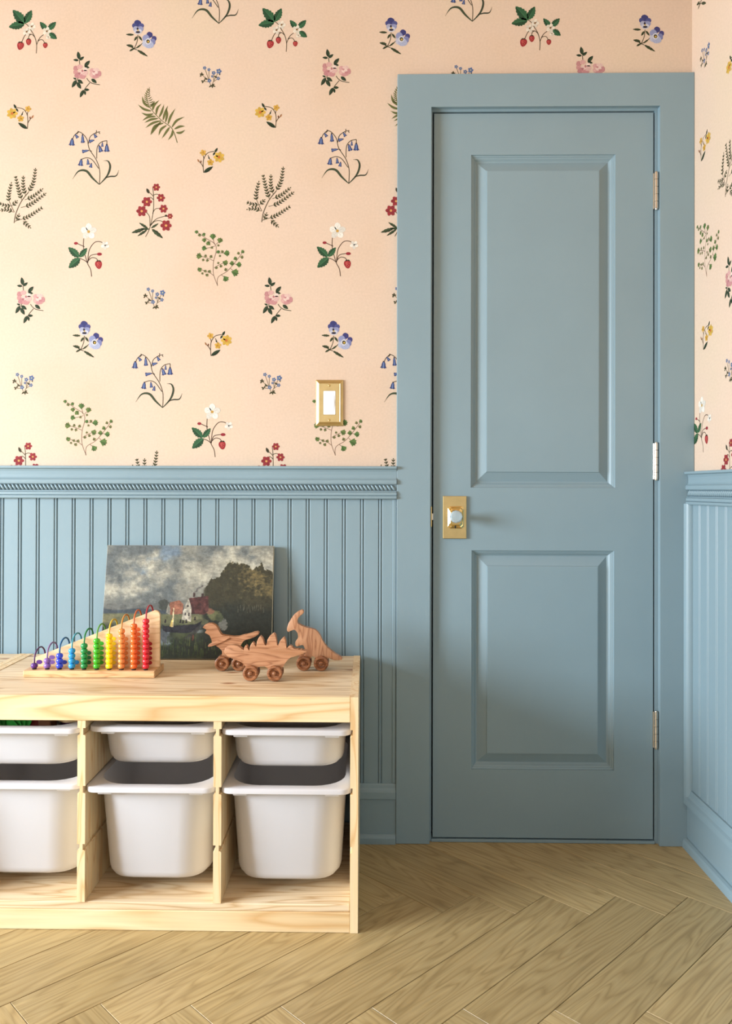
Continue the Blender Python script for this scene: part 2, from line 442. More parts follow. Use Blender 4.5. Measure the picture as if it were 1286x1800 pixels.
# narrow edge strip against the casing
build('wainscot_edge_strip', boxbm(CAS_L - 0.0105, CAS_L - 0.0008, -0.0125, -0.0090, 0.166, 0.958, bevel=0.001), MAT['blue'], wall_back)
# right wall: first plank behind the quarter round
for k in range(0, 44):
    o = build('beadboard_plank', bead_mesh, None, wall_right, loc=(0, -0.0215 - k * 0.0522, -0.012)); o.rotation_euler = (0, 0, math.radians(-90)); o.scale = (0.0522 / BEAD, 1.22, 1)
build('wainscot_sheet', boxbm(-0.0105, -0.0002, ROOM_F, -0.0215 - 44 * 0.0522, 0.14, 0.95), MAT['blue'], wall_right)
qr = [(-0.0116, -0.0185)] + [(-0.012 - 0.0180 * math.cos(math.radians(a)), -0.0185 - 0.0175 * math.sin(math.radians(a))) for a in (0, 15, 30, 45, 60, 75, 90)] + [(-0.0116, -0.036)]
build('corner_quarter_round', prism(bmesh.new(), qr, 'Z', 0.14, 0.9475), MAT['blue'], wall_right, smooth=True, angle=50)

# ---- chair rail
def rail_profile(dz):
    p = [(0.0, 1.0490), (0.0270, 1.0490), (0.0285, 1.0480), (0.0285, 1.0430), (0.0265, 1.0412), (0.0205, 1.0400), (0.0180, 1.0340), (0.0172, 1.0250), (0.0180, 1.0170), (0.0205, 1.0128), (0.0235, 1.0112),
         (0.0250, 1.0090), (0.0255, 1.0050), (0.0250, 1.0000), (0.0232, 0.9985), (0.0150, 0.9982), (0.0150, 0.9800), (0.0215, 0.9797), (0.0222, 0.9790), (0.0222, 0.9775), (0.0205, 0.9770),
         (0.0235, 0.9758), (0.0240, 0.9740), (0.0240, 0.9690), (0.0228, 0.9675), (0.0210, 0.9670), (0.0245, 0.9655), (0.0250, 0.9610), (0.0235, 0.9585), (0.0225, 0.9578), (0.0, 0.9578)]
    return [(d, z + dz) for d, z in p]
RAIL_DZ_R = -0.0130
bm = prism(bmesh.new(), [(-d, z) for d, z in rail_profile(0)], 'X', ROOM_L, CAS_L - 0.0005)
trim_1 = tag(build('trim_1', bm, MAT['blue']), 'blue chair rail with rope moulding on the wall behind the storage unit', kind='structure')
bm = prism(bmesh.new(), [(-d, z) for d, z in rail_profile(RAIL_DZ_R)], 'Y', ROOM_F, -CAS_D - 0.0005)
trim_2 = tag(build('trim_2', bm, MAT['blue']), 'blue chair rail with rope moulding on the hinge side wall', kind='structure')
def rope(length, M):
    bm = bmesh.new(); pitch = 0.01095; n = int(length / pitch)
    lat, lon = 5, 8
    for i in range(n):
        c = Vector((-(i + 0.75) * pitch, -0.0172, 0.9890))
        R = Matrix.Rotation(math.radians(-38), 4, 'Y')    # strands slope down to the right
        ring = []
        for a in range(1, lat):
            th = math.pi * a / lat
            ring.append([bm.verts.new(M @ (c + R @ Vector((0.0041 * math.sin(th) * math.cos(2 * math.pi * b / lon), 0.0052 * math.sin(th) * math.sin(2 * math.pi * b / lon), 0.0102 * math.cos(th))))) for b in range(lon)])
        top = bm.verts.new(M @ (c + R @ Vector((0, 0, 0.0102)))); bot = bm.verts.new(M @ (c + R @ Vector((0, 0, -0.0102))))
        for A, B in zip(ring, ring[1:]):
            for b in range(lon): bm.faces.new((A[b], A[(b + 1) % lon], B[(b + 1) % lon], B[b]))
        for b in range(lon):
            bm.faces.new((top, ring[0][(b + 1) % lon], ring[0][b])); bm.faces.new((bot, ring[-1][b], ring[-1][(b + 1) % lon]))
    return bm
tag(build('rope_moulding', rope(CAS_L - 0.001 - ROOM_L, Matrix.Translation((CAS_L - 0.002, 0, 0))), MAT['blue'], trim_1, smooth=True), 'twisted rope moulding of small carved strands', kind='stuff')
MR = Matrix.Translation((0, -CAS_D - 0.0005, RAIL_DZ_R)) @ Matrix.Rotation(math.radians(-90), 4, 'Z') @ Matrix.Scale(-1, 4, (1, 0, 0))
tag(build('rope_moulding', rope(2.2, MR), MAT['blue'], trim_2, smooth=True), 'twisted rope moulding of small carved strands', kind='stuff')

# ---- baseboards
def base_profile(k=1.0, dz=0.0):
    return [(0, 0.1650 + dz), (0.0125 * k, 0.1650 + dz), (0.0140 * k, 0.1600 + dz), (0.0150 * k, 0.1530 + dz), (0.0180 * k, 0.1470 + dz), (0.0215 * k, 0.1440 + dz), (0.0225 * k, 0.1430 + dz), (0.0225 * k, 0.1250 + dz), (0.0215 * k, 0.1242 + dz), (0.0150 * k, 0.1240 + dz),
            (0.0150 * k, 0.0265), (0.0180 * k, 0.0260), (0.0225 * k, 0.0225), (0.0245 * k, 0.0160), (0.0250 * k, 0.0060), (0.0250 * k, 0.0003), (0, 0.0003)]
tag(build('baseboard_back', prism(bmesh.new(), [(-d, z) for d, z in base_profile(0.92)], 'X', ROOM_L, CAS_L - 0.0008), MAT['blue']), 'blue capped baseboard below the beadboard, left of the door casing', kind='structure')
tag(build('baseboard_right', prism(bmesh.new(), [(-d, z) for d, z in base_profile(1.34, -0.004)], 'Y', ROOM_F, -CAS_D - 0.0005), MAT['blue']), 'blue capped baseboard along the hinge side wall', kind='structure')

# ---- door frame
trim_3 = tag(empty('trim_3', (0, 0, 0)), 'flat blue door casing with jambs around the closet door', kind='structure')
bev = 0.0012
arch = [(CAS_L, 0.0005), (CIL, 0.0005), (CIL, CIT), (CIR, CIT), (CIR, 0.0005), (-0.0006, 0.0005), (-0.0006, CAS_T), (CAS_L, CAS_T)]
build('door_casing', prism(bmesh.new(), arch, 'Y', -CAS_D, -0.0002, bevel=bev), MAT['blue'], trim_3)
build('door_jamb', boxbm(JL - 0.0175, JL, 0, WT, 0.0005, JT), MAT['blue'], trim_3)
build('door_jamb', boxbm(JR, JR + 0.0175, 0, WT, 0.0005, JT), MAT['blue'], trim_3)
build('door_head_jamb', boxbm(JL - 0.0175, JR + 0.0175, 0, WT, JT, JT + 0.0175), MAT['blue'], trim_3)
build('door_stop', boxbm(JL, JL + 0.012, 0.052, 0.08, 0.0065, JT), MAT['blue'], trim_3)
build('door_stop', boxbm(JR - 0.012, JR, 0.052, 0.08, 0.0065, JT), MAT['blue'], trim_3)
build('door_stop', boxbm(JL + 0.012, JR - 0.012, 0.052, 0.08, JT - 0.012, JT), MAT['blue'], trim_3)
build('threshold', boxbm(JL + 0.0002, JR - 0.0002, -0.004, 0.036, 0.0003, 0.0080, bevel=0.001), MAT['blue'], trim_3)
build('closet_darkness', boxbm(JL - 0.0175, JR + 0.0175, WT + 0.001, WT + 0.02, 0, JT + 0.02), MAT['dark'], trim_3)
build('strike_plate', boxbm(JL - 0.0025, JL + 0.0006, -0.0022, 0.03, 0.880, 0.937, bevel=0.0003), MAT['brass'], trim_3)

# ---- door
door = tag(empty('door_1', ((DOOR_L + DOOR_R) / 2, 0, DOOR_B)), 'grey-blue closet door with two raised panels', kind='structure')
door_inv = Matrix.Translation((-(DOOR_L + DOOR_R) / 2, 0, -DOOR_B))
def dpart(name, bm, mat, parent=door, **k):
    bmesh.ops.transform(bm, matrix=door_inv, verts=bm.verts[:]); return build(name, bm, mat, parent, **k)
P1 = (-0.6150, -0.2125, 0.9905, 1.9250)
P2 = (-0.6120, -0.2150, 0.2020, 0.8145)
YF, YB = 0.0010, 0.0360
bm = bmesh.new()
xs0, xs1 = P1[0], P1[1]
box(bm, DOOR_L, P1[0], YF, YB, DOOR_B, DOOR_T); box(bm, P1[1], DOOR_R, YF, YB, DOOR_B, DOOR_T)
box(bm, P1[0], P1[1], YF, YB, P1[3], DOOR_T); box(bm, P1[0], P1[1], YF, YB, P2[3], P1[2]); box(bm, P1[0], P1[1], YF, YB, DOOR_B, P2[2])
# narrow make-up strips where the lower panel is a touch narrower
box(bm, P1[0], P2[0], YF, YB, P2[2], P2[3]); box(bm, P2[1], P1[1], YF, YB, P2[2], P2[3])
dpart('door_slab', bm, MAT['blue'])
prof = [(0, 0.0), (0.0012, 0.0045), (0.0045, 0.0058), (0.0052, 0.0078), (0.0085, 0.0092), (0.0130, 0.0140), (0.0165, 0.0158), (0.0180, 0.0155), (0.0430, 0.0050), (0.0440, 0.0020), (0.0465, 0.0016)]
for (x0, x1, z0, z1) in (P1, P2):
    bm = bmesh.new()
    rings = [[(x0 + i, YF + d, z0 + i), (x1 - i, YF + d, z0 + i), (x1 - i, YF + d, z1 - i), (x0 + i, YF + d, z1 - i)] for i, d in prof]
    rings = [[(x0, YB - 0.002, z0), (x1, YB - 0.002, z0), (x1, YB - 0.002, z1), (x0, YB - 0.002, z1)]] + rings
    loft(bm, rings)
    dpart('raised_panel', bm, MAT['blue'])
# hinges: three-inch-and-a-half barrels on the jamb side
HX = -0.1010
for zc in (1.8195, 1.0650, 0.3180):
    bm = boxbm(DOOR_R - 0.0015, DOOR_R + 0.0030, -0.0035, 0.012, zc - 0.0500, zc + 0.0500, bevel=0.0004)
    h = dpart('hinge', bm, MAT['steel'])
    bm = bmesh.new(); segs = [(-0.0505, -0.031), (-0.0305, -0.0105), (-0.0100, 0.0100), (0.0105, 0.0305), (0.031, 0.0505)]
    for a, b2 in segs:
        lathe(bm, [(0.0001, a), (0.0050, a), (0.0058, a + 0.0006), (0.0058, b2 - 0.0006), (0.0050, b2), (0.0001, b2)], 14, Matrix.Translation((HX, -0.0062, zc)))
    lathe(bm, [(0.0001, -0.0535), (0.0040, -0.0530), (0.0046, -0.0505), (0.0046, 0.0505), (0.0040, 0.0530), (0.0001, 0.0535)], 12, Matrix.Translation((HX, -0.0062, zc)))
    tag(dpart('hinge_barrel', bm, MAT['steel'], h, smooth=True, angle=40), 'satin nickel hinge barrel')
# lock set
lp = dpart('lock_plate', boxbm(-0.6930, -0.6270, -0.0060, YF + 0.0005, 0.8475, 0.9665, bevel=0.0012, seg=2), MAT['brass'])
tag(lp, 'tall rectangular satin brass backplate')
bm = bmesh.new()
def oct_ring(w, h, c, y, zc=0.9070, xc=-0.6570):
    return [(xc + a, y, zc + b) for a, b in ((-w + c, -h), (w - c, -h), (w, -h + c), (w, h - c), (w - c, h), (-w + c, h), (-w, h - c), (-w, -h + c))]
loft(bm, [oct_ring(0.0225, 0.0310, 0.006, -0.0058), oct_ring(0.0225, 0.0310, 0.006, -0.0078), oct_ring(0.0195, 0.0275, 0.006, -0.0100), oct_ring(0.0180, 0.0255, 0.006, -0.0095), oct_ring(0.0150, 0.0200, 0.006, -0.0120)])
tag(dpart('rosette', bm, MAT['brass_shiny'], lp), 'polished brass rosette')
KM = Matrix.Translation((-0.6615, -0.0110, 0.9105)) @ Matrix.Rotation(math.radians(90), 4, 'X')
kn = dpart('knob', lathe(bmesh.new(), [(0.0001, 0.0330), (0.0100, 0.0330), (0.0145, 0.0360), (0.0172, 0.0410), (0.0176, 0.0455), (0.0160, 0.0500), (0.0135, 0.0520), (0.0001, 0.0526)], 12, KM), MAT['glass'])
tag(kn, 'faceted glass knob with its reflection painted in pale blue')
dpart('knob_shank', lathe(bmesh.new(), [(0.0001, -0.002), (0.0130, -0.002), (0.0135, 0.004), (0.0095, 0.007), (0.0085, 0.022), (0.0120, 0.0275), (0.0130, 0.0325), (0.0001, 0.0329)], 20, KM), MAT['brass_shiny'], kn, smooth=True, angle=35)
bm = bmesh.new()
kz = 0.8815
kp = [(-0.6585 + 0.0022 * math.cos(math.radians(a)), kz + 0.003 + 0.0022 * math.sin(math.radians(a))) for a in range(-50, 231, 20)] + [(-0.6603, kz - 0.005), (-0.6567, kz - 0.005)]
prism(bm, kp, 'Y', -0.0110, -0.0085)
dpart('keyhole', bm, MAT['dark'], lp)
dpart('latch_bolt', boxbm(DOOR_L - 0.0030, DOOR_L + 0.001, 0.006, 0.018, 0.899, 0.917), MAT['steel'])

# ------------------------------------------------------------------ wallpaper print
GREEN, DGREEN, OLIVE, STEM = (58, 98, 58), (48, 66, 42), (104, 106, 56), (92, 78, 56)
class Motif:
    def __init__(self, name, ox, oy, sc, cx, cy):
        self.name, self.ox, self.oy, self.sc, self.cx, self.cy = name, ox, oy, sc, cx, cy
        self.polys = []; self.mesh = None; self.rng = random.Random(len(name) * 17)
    def P(self, x, y): return (self.ox + x * self.sc - self.cx, self.oy + y * self.sc - self.cy)
    def poly(self, pts, col, layer=0): self.polys.append(([self.P(*p) for p in pts], col, layer))
    def stroke(self, pts, w=4.0, col=STEM, layer=0, w1=None, smooth=True):
        pts = catmull(pts, 5) if (smooth and len(pts) > 2) else [tuple(p) for p in pts]
        n = len(pts); w1 = w if w1 is None else w1
        L, R = [], []
        for i, p in enumerate(pts):
            a = pts[max(i - 1, 0)]; b = pts[min(i + 1, n - 1)]
            dx, dy = b[0] - a[0], b[1] - a[1]; l = math.hypot(dx, dy) or 1
            ww = (w + (w1 - w) * i / (n - 1)) / 2
            L.append((p[0] - dy / l * ww, p[1] + dx / l * ww)); R.append((p[0] + dy / l * ww, p[1] - dx / l * ww))
        for i in range(n - 1): self.poly([L[i], L[i + 1], R[i + 1], R[i]], col, layer)
    def strap(self, pts, wmax, col, layer=0):
        pts = catmull(pts, 6); n = len(pts); L, R = [], []
        for i, p in enumerate(pts):
            a = pts[max(i - 1, 0)]; b = pts[min(i + 1, n - 1)]
            dx, dy = b[0] - a[0], b[1] - a[1]; l = math.hypot(dx, dy) or 1
            ww = max(1.6, wmax * math.sin(math.pi * min(1, 0.08 + 0.95 * i / (n - 1)))) / 2
            L.append((p[0] - dy / l * ww, p[1] + dx / l * ww)); R.append((p[0] + dy / l * ww, p[1] - dx / l * ww))
        for i in range(n - 1): self.poly([L[i], L[i + 1], R[i + 1], R[i]], col, layer)
    def leaf(self, b, t, w, col=GREEN, layer=1, teeth=0, vein=None):
        dx, dy = t[0] - b[0], t[1] - b[1]; l = math.hypot(dx, dy); ux, uy = dx / l, dy / l; nx, ny = -uy, ux
        m = teeth if teeth else 6; up, dn = [], []
        for i in range(1, m * (2 if teeth else 1)):
            q = i / (m * (2 if teeth else 1)); h = w / 2 * math.sin(math.pi * q ** 0.85) ** 0.8
            if teeth and i % 2 == 0: h *= 0.78
            up.append((b[0] + dx * q + nx * h, b[1] + dy * q + ny * h)); dn.append((b[0] + dx * q - nx * h, b[1] + dy * q - ny * h))
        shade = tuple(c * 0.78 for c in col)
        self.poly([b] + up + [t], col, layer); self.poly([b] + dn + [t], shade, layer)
        if vein: self.stroke([b, (b[0] + dx * 0.9, b[1] + dy * 0.9)], vein, tuple(min(255, c * 1.35) for c in col), layer + 1, 0.6, False)
    def blob(self, x, y, rx, ry, col, layer=2, n=12, ang=0.0, wob=0.0):
        c, s = math.cos(math.radians(ang)), math.sin(math.radians(ang)); pts = []
        for i in range(n):
            a = 2 * math.pi * i / n; k = 1 + wob * (self.rng.random() - 0.5) * 2
            px, py = rx * k * math.cos(a), ry * k * math.sin(a); pts.append((x + c * px - s * py, y + s * px + c * py))
        self.poly(pts, col, layer)
    def flower(self, x, y, r, n, col, ccol, layer=2, cr=0.28, rot=0.0, notch=True):
        dark = tuple(c * 0.82 for c in col)
        for i in range(n):
            a = rot + 360.0 * i / n; ar = math.radians(a)
            self.blob(x + 0.58 * r * math.cos(ar), y + 0.58 * r * math.sin(ar), 0.48 * r, 0.40 * r * (5.0 / n) ** 0.5, col if i % 2 == 0 else tuple(min(255, c * 0.92) for c in col), layer + (i % 2) * 0.3, 10, a, 0.08)
            self.stroke([(x, y), (x + 0.7 * r * math.cos(ar), y + 0.7 * r * math.sin(ar))], r * 0.06, dark, layer + 0.6, r * 0.03, False)
        self.blob(x, y, cr * r, cr * r, ccol, layer + 1, 8)
    def berry(self, x, y, rx, ry, ang=0):
        pts = []
        c, s = math.cos(math.radians(ang)), math.sin(math.radians(ang))
        for i in range(14):
            a = 2 * math.pi * i / 14; px = rx * math.cos(a) * (1 - 0.25 * math.sin(a)); py = ry * math.sin(a); pts.append((x + c * px - s * py, y + s * px + c * py))
        self.poly(pts, (178, 44, 52), 2)
        self.blob(x - rx * .25, y - ry * .2, rx * .35, ry * .45, (204, 70, 72), 2.4, 8)
        for a, b in ((-.4, -.3), (.1, -.5), (.45, -.2), (-.1, 0), (.3, .25), (-.3, .35), (.05, .55)):
            self.blob(x + a * rx, y + b * ry, rx * .08, ry * .08, (228, 160, 110), 3, 5)
        self.leaf((x, y - ry), (x - rx * .7, y - ry * .75), ry * .3, DGREEN, 3); self.leaf((x, y - ry), (x + rx * .7, y - ry * .75), ry * .3, DGREEN, 3)
    def bell(self, x, y, L, ang=0.0, k=0.45):
        c, s = math.cos(math.radians(ang)), math.sin(math.radians(ang))
        sh = [(-.12, -.5), (.12, -.5), (.24, -.2), (.28, .15), (.46, .42), (.3, .38), (.2, .5), (0, .4), (-.2, .5), (-.3, .38), (-.46, .42), (-.28, .15), (-.24, -.2)]
        def T(a, b): a, b = a * L * k / 0.45, b * L; return (x + c * a - s * b, y + s * a + c * b)
        self.poly([T(*p) for p in sh], (58, 72, 128), 2)
        self.poly([T(*p) for p in ((-.06, -.4), (.05, -.4), (.10, .3), (-.02, .36), (-.12, .3))], (112, 136, 190), 2.5)
        self.poly([T(*p) for p in ((-.12, -.5), (.12, -.5), (.1, -.62), (-.1, -.62))], (60, 50, 50), 2.5)
    def fan(self, x, y, r, ang, col):
        pts = [(x - r * .8 * math.cos(ang), y - r * .8 * math.sin(ang))]
        for i in range(9):
            a = ang - 1.35 + 2.7 * i / 8; k = r * (1.0 if i % 2 == 0 else 0.74)
            pts.append((x + k * math.cos(a), y + k * math.sin(a)))
        self.poly(pts, col, 2)
        self.poly([pts[0]] + pts[5:9], tuple(c * 0.8 for c in col), 2.3)
    def get(self):
        if self.mesh: return self.mesh
        S = 1.0 / 617.0 ; verts, faces, cols = [], [], []
        for pts, col, layer in self.polys:
            i0 = len(verts)
            for p in pts: verts.append((p[0] * S, -0.00022 - layer * 0.00006, -p[1] * S))
            gr = 0.3 * col[0] + 0.59 * col[1] + 0.11 * col[2]; ink = tuple((0.87 * c + 0.13 * gr) * 0.88 for c in col)
            faces.append(list(range(i0, i0 + len(pts)))); cols += [lin(ink)] * len(pts)
        me = bpy.data.meshes.new(self.name); me.from_pydata(verts, [], faces)
        at = me.color_attributes.new('Col', 'FLOAT_COLOR', 'CORNER')
        at.data.foreach_set('color', np.array(cols, dtype=np.float32).ravel())
        me.materials.append(MAT['ink']); self.mesh = me; return me

S1 = 350.0 / 1286
mot = {}
# 1 strawberry sprig with two leaf groups
m = mot['strawberry'] = Motif('strawberry_sprig_print', 0, 0, S1, 58, 53)
for p in ([(235, 345), (237, 290), (225, 240), (200, 195)], [(237, 290), (250, 262), (275, 258), (290, 280)], [(225, 240), (205, 222), (188, 232), (184, 252)], [(205, 222), (165, 225), (142, 268)], [(245, 265), (262, 240), (282, 225)], [(200, 195), (180, 165), (160, 150)]): m.stroke(p, 4.5)
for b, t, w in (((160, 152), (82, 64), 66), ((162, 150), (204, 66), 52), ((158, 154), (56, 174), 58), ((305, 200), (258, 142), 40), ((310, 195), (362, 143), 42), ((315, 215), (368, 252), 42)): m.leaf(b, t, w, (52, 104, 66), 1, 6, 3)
for x, y, r in ((205, 172, 26), (172, 205, 26), (303, 203, 27), (312, 240, 15)): m.flower(x, y, r, 5, (246, 236, 216), (140, 96, 50), 3, 0.24)
m.berry(132, 296, 22, 27, 15); m.berry(185, 271, 17, 22); m.berry(293, 294, 15, 18)
# 2 pansy
m = mot['pansy'] = Motif('pansy_print', 0, 0, S1, 247, 67)
for p in ([(890, 225), (885, 270), (865, 315), (850, 322)], [(865, 315), (895, 300), (925, 275)], [(885, 322), (865, 315)]): m.stroke(p, 4.5, (70, 66, 44))
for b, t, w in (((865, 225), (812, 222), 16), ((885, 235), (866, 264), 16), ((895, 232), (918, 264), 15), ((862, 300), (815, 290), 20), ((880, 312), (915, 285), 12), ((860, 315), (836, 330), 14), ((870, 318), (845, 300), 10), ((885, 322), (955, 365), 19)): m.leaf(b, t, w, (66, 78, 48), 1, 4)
for x, y, rx, ry, c, l in ((888, 152, 24, 22, (64, 66, 128), 2), (868, 166, 16, 16, (74, 78, 142), 2.1), (912, 167, 18, 16, (84, 88, 152), 2.1), (876, 188, 18, 18, (176, 180, 212), 2.4), (906, 188, 20, 18, (150, 156, 202), 2.4), (891, 204, 26, 18, (206, 208, 226), 2.6), (891, 208, 15, 7, (52, 44, 60), 2.9), (888, 186, 7, 9, (54, 48, 70), 2.9), (891, 196, 5, 5, (220, 176, 60), 3.1)): m.blob(x, y, rx, ry, c, l, 12, 0, .06)
for x, y, rx, ry, c, l in ((966, 226, 20, 20, (66, 66, 130), 2), (994, 250, 16, 18, (72, 70, 136), 2), (942, 250, 24, 26, (150, 158, 204), 2.3), (984, 272, 20, 22, (130, 136, 190), 2.3), (938, 282, 20, 22, (196, 200, 222), 2.4), (964, 290, 30, 24, (176, 184, 218), 2.5), (956, 268, 18, 20, (226, 226, 232), 2.7), (956, 268, 12, 13, (56, 50, 60), 2.9), (957, 270, 7, 7, (206, 170, 60), 3.1)): m.blob(x, y, rx, ry, c, l, 12, 0, .06)
# 3 rose
m = mot['rose'] = Motif('pink_rose_print', 0, 0, S1, 152, 131)
for p in ([(645, 548), (600, 540), (575, 525), (560, 505)], [(580, 535), (555, 565), (540, 590)], [(512, 390), (515, 420)], [(500, 515), (505, 495)]): m.stroke(p, 4.5, (70, 66, 44))
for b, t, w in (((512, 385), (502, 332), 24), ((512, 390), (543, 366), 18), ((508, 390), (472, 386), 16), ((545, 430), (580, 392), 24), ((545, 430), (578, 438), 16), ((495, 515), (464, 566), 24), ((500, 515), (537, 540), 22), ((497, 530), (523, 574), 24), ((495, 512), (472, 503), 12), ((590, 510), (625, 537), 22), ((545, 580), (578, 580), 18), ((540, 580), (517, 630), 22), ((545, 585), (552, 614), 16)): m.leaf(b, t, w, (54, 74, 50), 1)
for x, y, rx, ry, c, l in ((490, 440, 18, 16, (206, 140, 140), 2), (515, 432, 19, 15, (226, 172, 166), 2.1), (488, 466, 16, 15, (214, 150, 148), 2.1), (502, 488, 22, 18, (202, 134, 138), 2.2), (532, 494, 24, 16, (214, 148, 148), 2.3), (548, 470, 20, 18, (230, 184, 176), 2.4), (552, 448, 16, 12, (240, 214, 202), 2.4), (522, 466, 18, 15, (236, 198, 188), 2.6), (512, 474, 9, 7, (184, 112, 118), 2.9), (532, 458, 6, 8, (196, 122, 126), 2.9)): m.blob(x, y, rx, ry, c, l, 11, 0, .12)
for x, y, rx, ry, c, l in ((596, 456, 18, 16, (222, 164, 160), 2), (622, 452, 20, 13, (236, 196, 186), 2.1), (640, 478, 14, 18, (208, 142, 144), 2.1), (612, 492, 28, 16, (214, 150, 150), 2.2), (590, 482, 14, 16, (228, 176, 168), 2.3), (614, 472, 18, 14, (240, 208, 196), 2.5), (626, 484, 12, 8, (202, 134, 136), 2.7), (606, 464, 8, 6, (206, 138, 138), 2.8)): m.blob(x, y, rx, ry, c, l, 11, 0, .12)
# 4 forget-me-not
m = mot['forget'] = Motif('forget_me_not_print', 0, 280, S1, 270, 525)
for p in ([(1002, 960), (985, 925), (975, 890), (958, 845)], [(1000, 960), (1020, 915), (1047, 865)], [(985, 925), (985, 855)], [(1012, 930), (1045, 908)], [(980, 915), (940, 885)], [(985, 930), (945, 925)], [(1015, 920), (1014, 875)]): m.stroke(p, 3.2, (104, 92, 62))
for x, y, r in ((957, 840, 10), (985, 851, 9), (1015, 872, 11), (1049, 862, 15), (1045, 908, 10), (988, 922, 11), (1006, 894, 7)): m.flower(x, y, r * 1.15, 5, (92, 120, 176), (190, 186, 150), 2, .3)
for b, t in (((940, 885), (925, 876)), ((940, 885), (938, 866)), ((940, 887), (952, 878)), ((938, 888), (926, 894)), ((965, 915), (958, 900)), ((965, 915), (975, 908)), ((950, 925), (934, 922)), ((950, 926), (940, 938)), ((952, 925), (960, 912)), ((1002, 950), (985, 965)), ((1004, 950), (1028, 962)), ((1005, 950), (1008, 970)), ((1006, 948), (1022, 944)), ((1028, 905), (1038, 895)), ((1030, 900), (1018, 890)), ((1050, 885), (1058, 880))): m.leaf(b, t, 10, (96, 92, 62), 1)
# 5 yellow flower
m = mot['yellow'] = Motif('yellow_flower_print', 0, 0, S1, 37, 205)
for p in ([(177, 832), (180, 780), (175, 740), (150, 705), (108, 695)], [(180, 795), (192, 775), (208, 758)], [(175, 745), (182, 712)], [(150, 720), (140, 740), (135, 760)]): m.stroke(p, 4.5, (88, 72, 48))
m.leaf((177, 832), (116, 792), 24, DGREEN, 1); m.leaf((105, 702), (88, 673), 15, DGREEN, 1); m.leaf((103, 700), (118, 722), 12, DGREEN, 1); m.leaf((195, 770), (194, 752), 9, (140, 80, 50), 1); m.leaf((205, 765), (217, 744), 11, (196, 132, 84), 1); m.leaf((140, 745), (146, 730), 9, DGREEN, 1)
m.flower(78, 733, 34, 7, (232, 184, 64), (214, 110, 44), 2, .26); m.flower(133, 766, 21, 5, (226, 172, 56), (196, 120, 40), 2, .2, 50); m.flower(181, 704, 20, 5, (230, 176, 66), (196, 120, 40), 2, .2, -70)
# 6 fern
m = mot['fern'] = Motif('fern_frond_print', 0, 0, S1, 284, 203)
m.stroke([(966, 565), (946, 610), (965, 690), (1040, 775), (1110, 830), (1145, 922)], 3.0, OLIVE, 1, 5)
for pts in ([(965, 695), (930, 665), (918, 622)], [(975, 717), (930, 705), (892, 676)], [(990, 735), (950, 742), (914, 728)], [(1005, 752), (960, 755), (920, 778)], [(1020, 765), (975, 772), (934, 792)], [(1038, 780), (985, 795), (940, 825)], [(1055, 795), (1000, 815), (972, 868)], [(1075, 810), (1040, 835), (1025, 874)], [(1095, 822), (1075, 850), (1045, 895)], [(1115, 838), (1110, 870), (1085, 905)], [(1040, 785), (1000, 830), (975, 870)],
            [(970, 690), (985, 675), (998, 654)], [(985, 712), (995, 680), (1027, 648)], [(1008, 740), (1015, 700), (1040, 672)], [(1028, 757), (1045, 720), (1058, 676)], [(1052, 775), (1065, 730), (1083, 684)], [(1085, 802), (1100, 755), (1130, 703)], [(1110, 822), (1140, 780), (1190, 756)], [(1126, 834), (1160, 818), (1194, 816)], [(1138, 856), (1165, 858), (1195, 840)], [(1068, 790), (1078, 740), (1072, 700)]): m.strap(pts, 15, (110, 112, 58), 1.5)
for i in range(8):
    y = 580 + i * 13; xx = 950 + abs(615 - y) * 0.25; L = 8 + i * 4
    m.strap([(xx, y + 8), (xx - L * .6, y), (xx - L, y - 10)], 6, (110, 112, 58), 1.5); m.strap([(xx, y + 8), (xx + L * .6, y + 2), (xx + L, y - 6)], 6, (96, 98, 50), 1.5)
# 7 bluebell
m = mot['bluebell'] = Motif('bluebell_print', 0, 540, S1, 277, 669)
for p in ([(1050, 648), (1052, 560), (1030, 490), (985, 420), (970, 360), (940, 320), (908, 304)], [(978, 385), (990, 340), (1025, 315), (1053, 308)], [(1032, 480), (1035, 410), (1060, 375), (1098, 366)], [(1045, 545), (1005, 490), (970, 475), (935, 484)], [(912, 308), (888, 330), (878, 350)], [(1000, 433), (985, 430)], [(1098, 366), (1097, 392)], [(1025, 315), (1030, 325)], [(1030, 312), (1030, 298)], [(1046, 312), (1052, 322)], [(915, 310), (902, 322)]): m.stroke(p, 4.6, (76, 66, 50))
m.strap([(1050, 648), (1005, 605), (965, 560), (915, 562), (877, 612)], 15, (70, 82, 58), 1); m.strap([(1050, 648), (1100, 592), (1119, 535), (1106, 498), (1077, 495)], 13, (66, 76, 56), 1); m.strap([(1085, 606), (1120, 596), (1158, 592), (1175, 556)], 9, (66, 70, 54), 1)
for a in ((872, 376, 44, 4, .5), (902, 337, 28, -35, .45), (941, 356, 52, -4, .28), (1022, 335, 28, -30, .45), (997, 367, 32, 75, .42), (957, 432, 42, 80, .32), (1055, 420, 42, -18, .4), (1068, 392, 28, 0, .32), (1097, 416, 46, 0, .45), (930, 508, 42, 8, .45), (976, 504, 34, -6, .36), (995, 526, 28, 10, .45)): m.bell(*a)
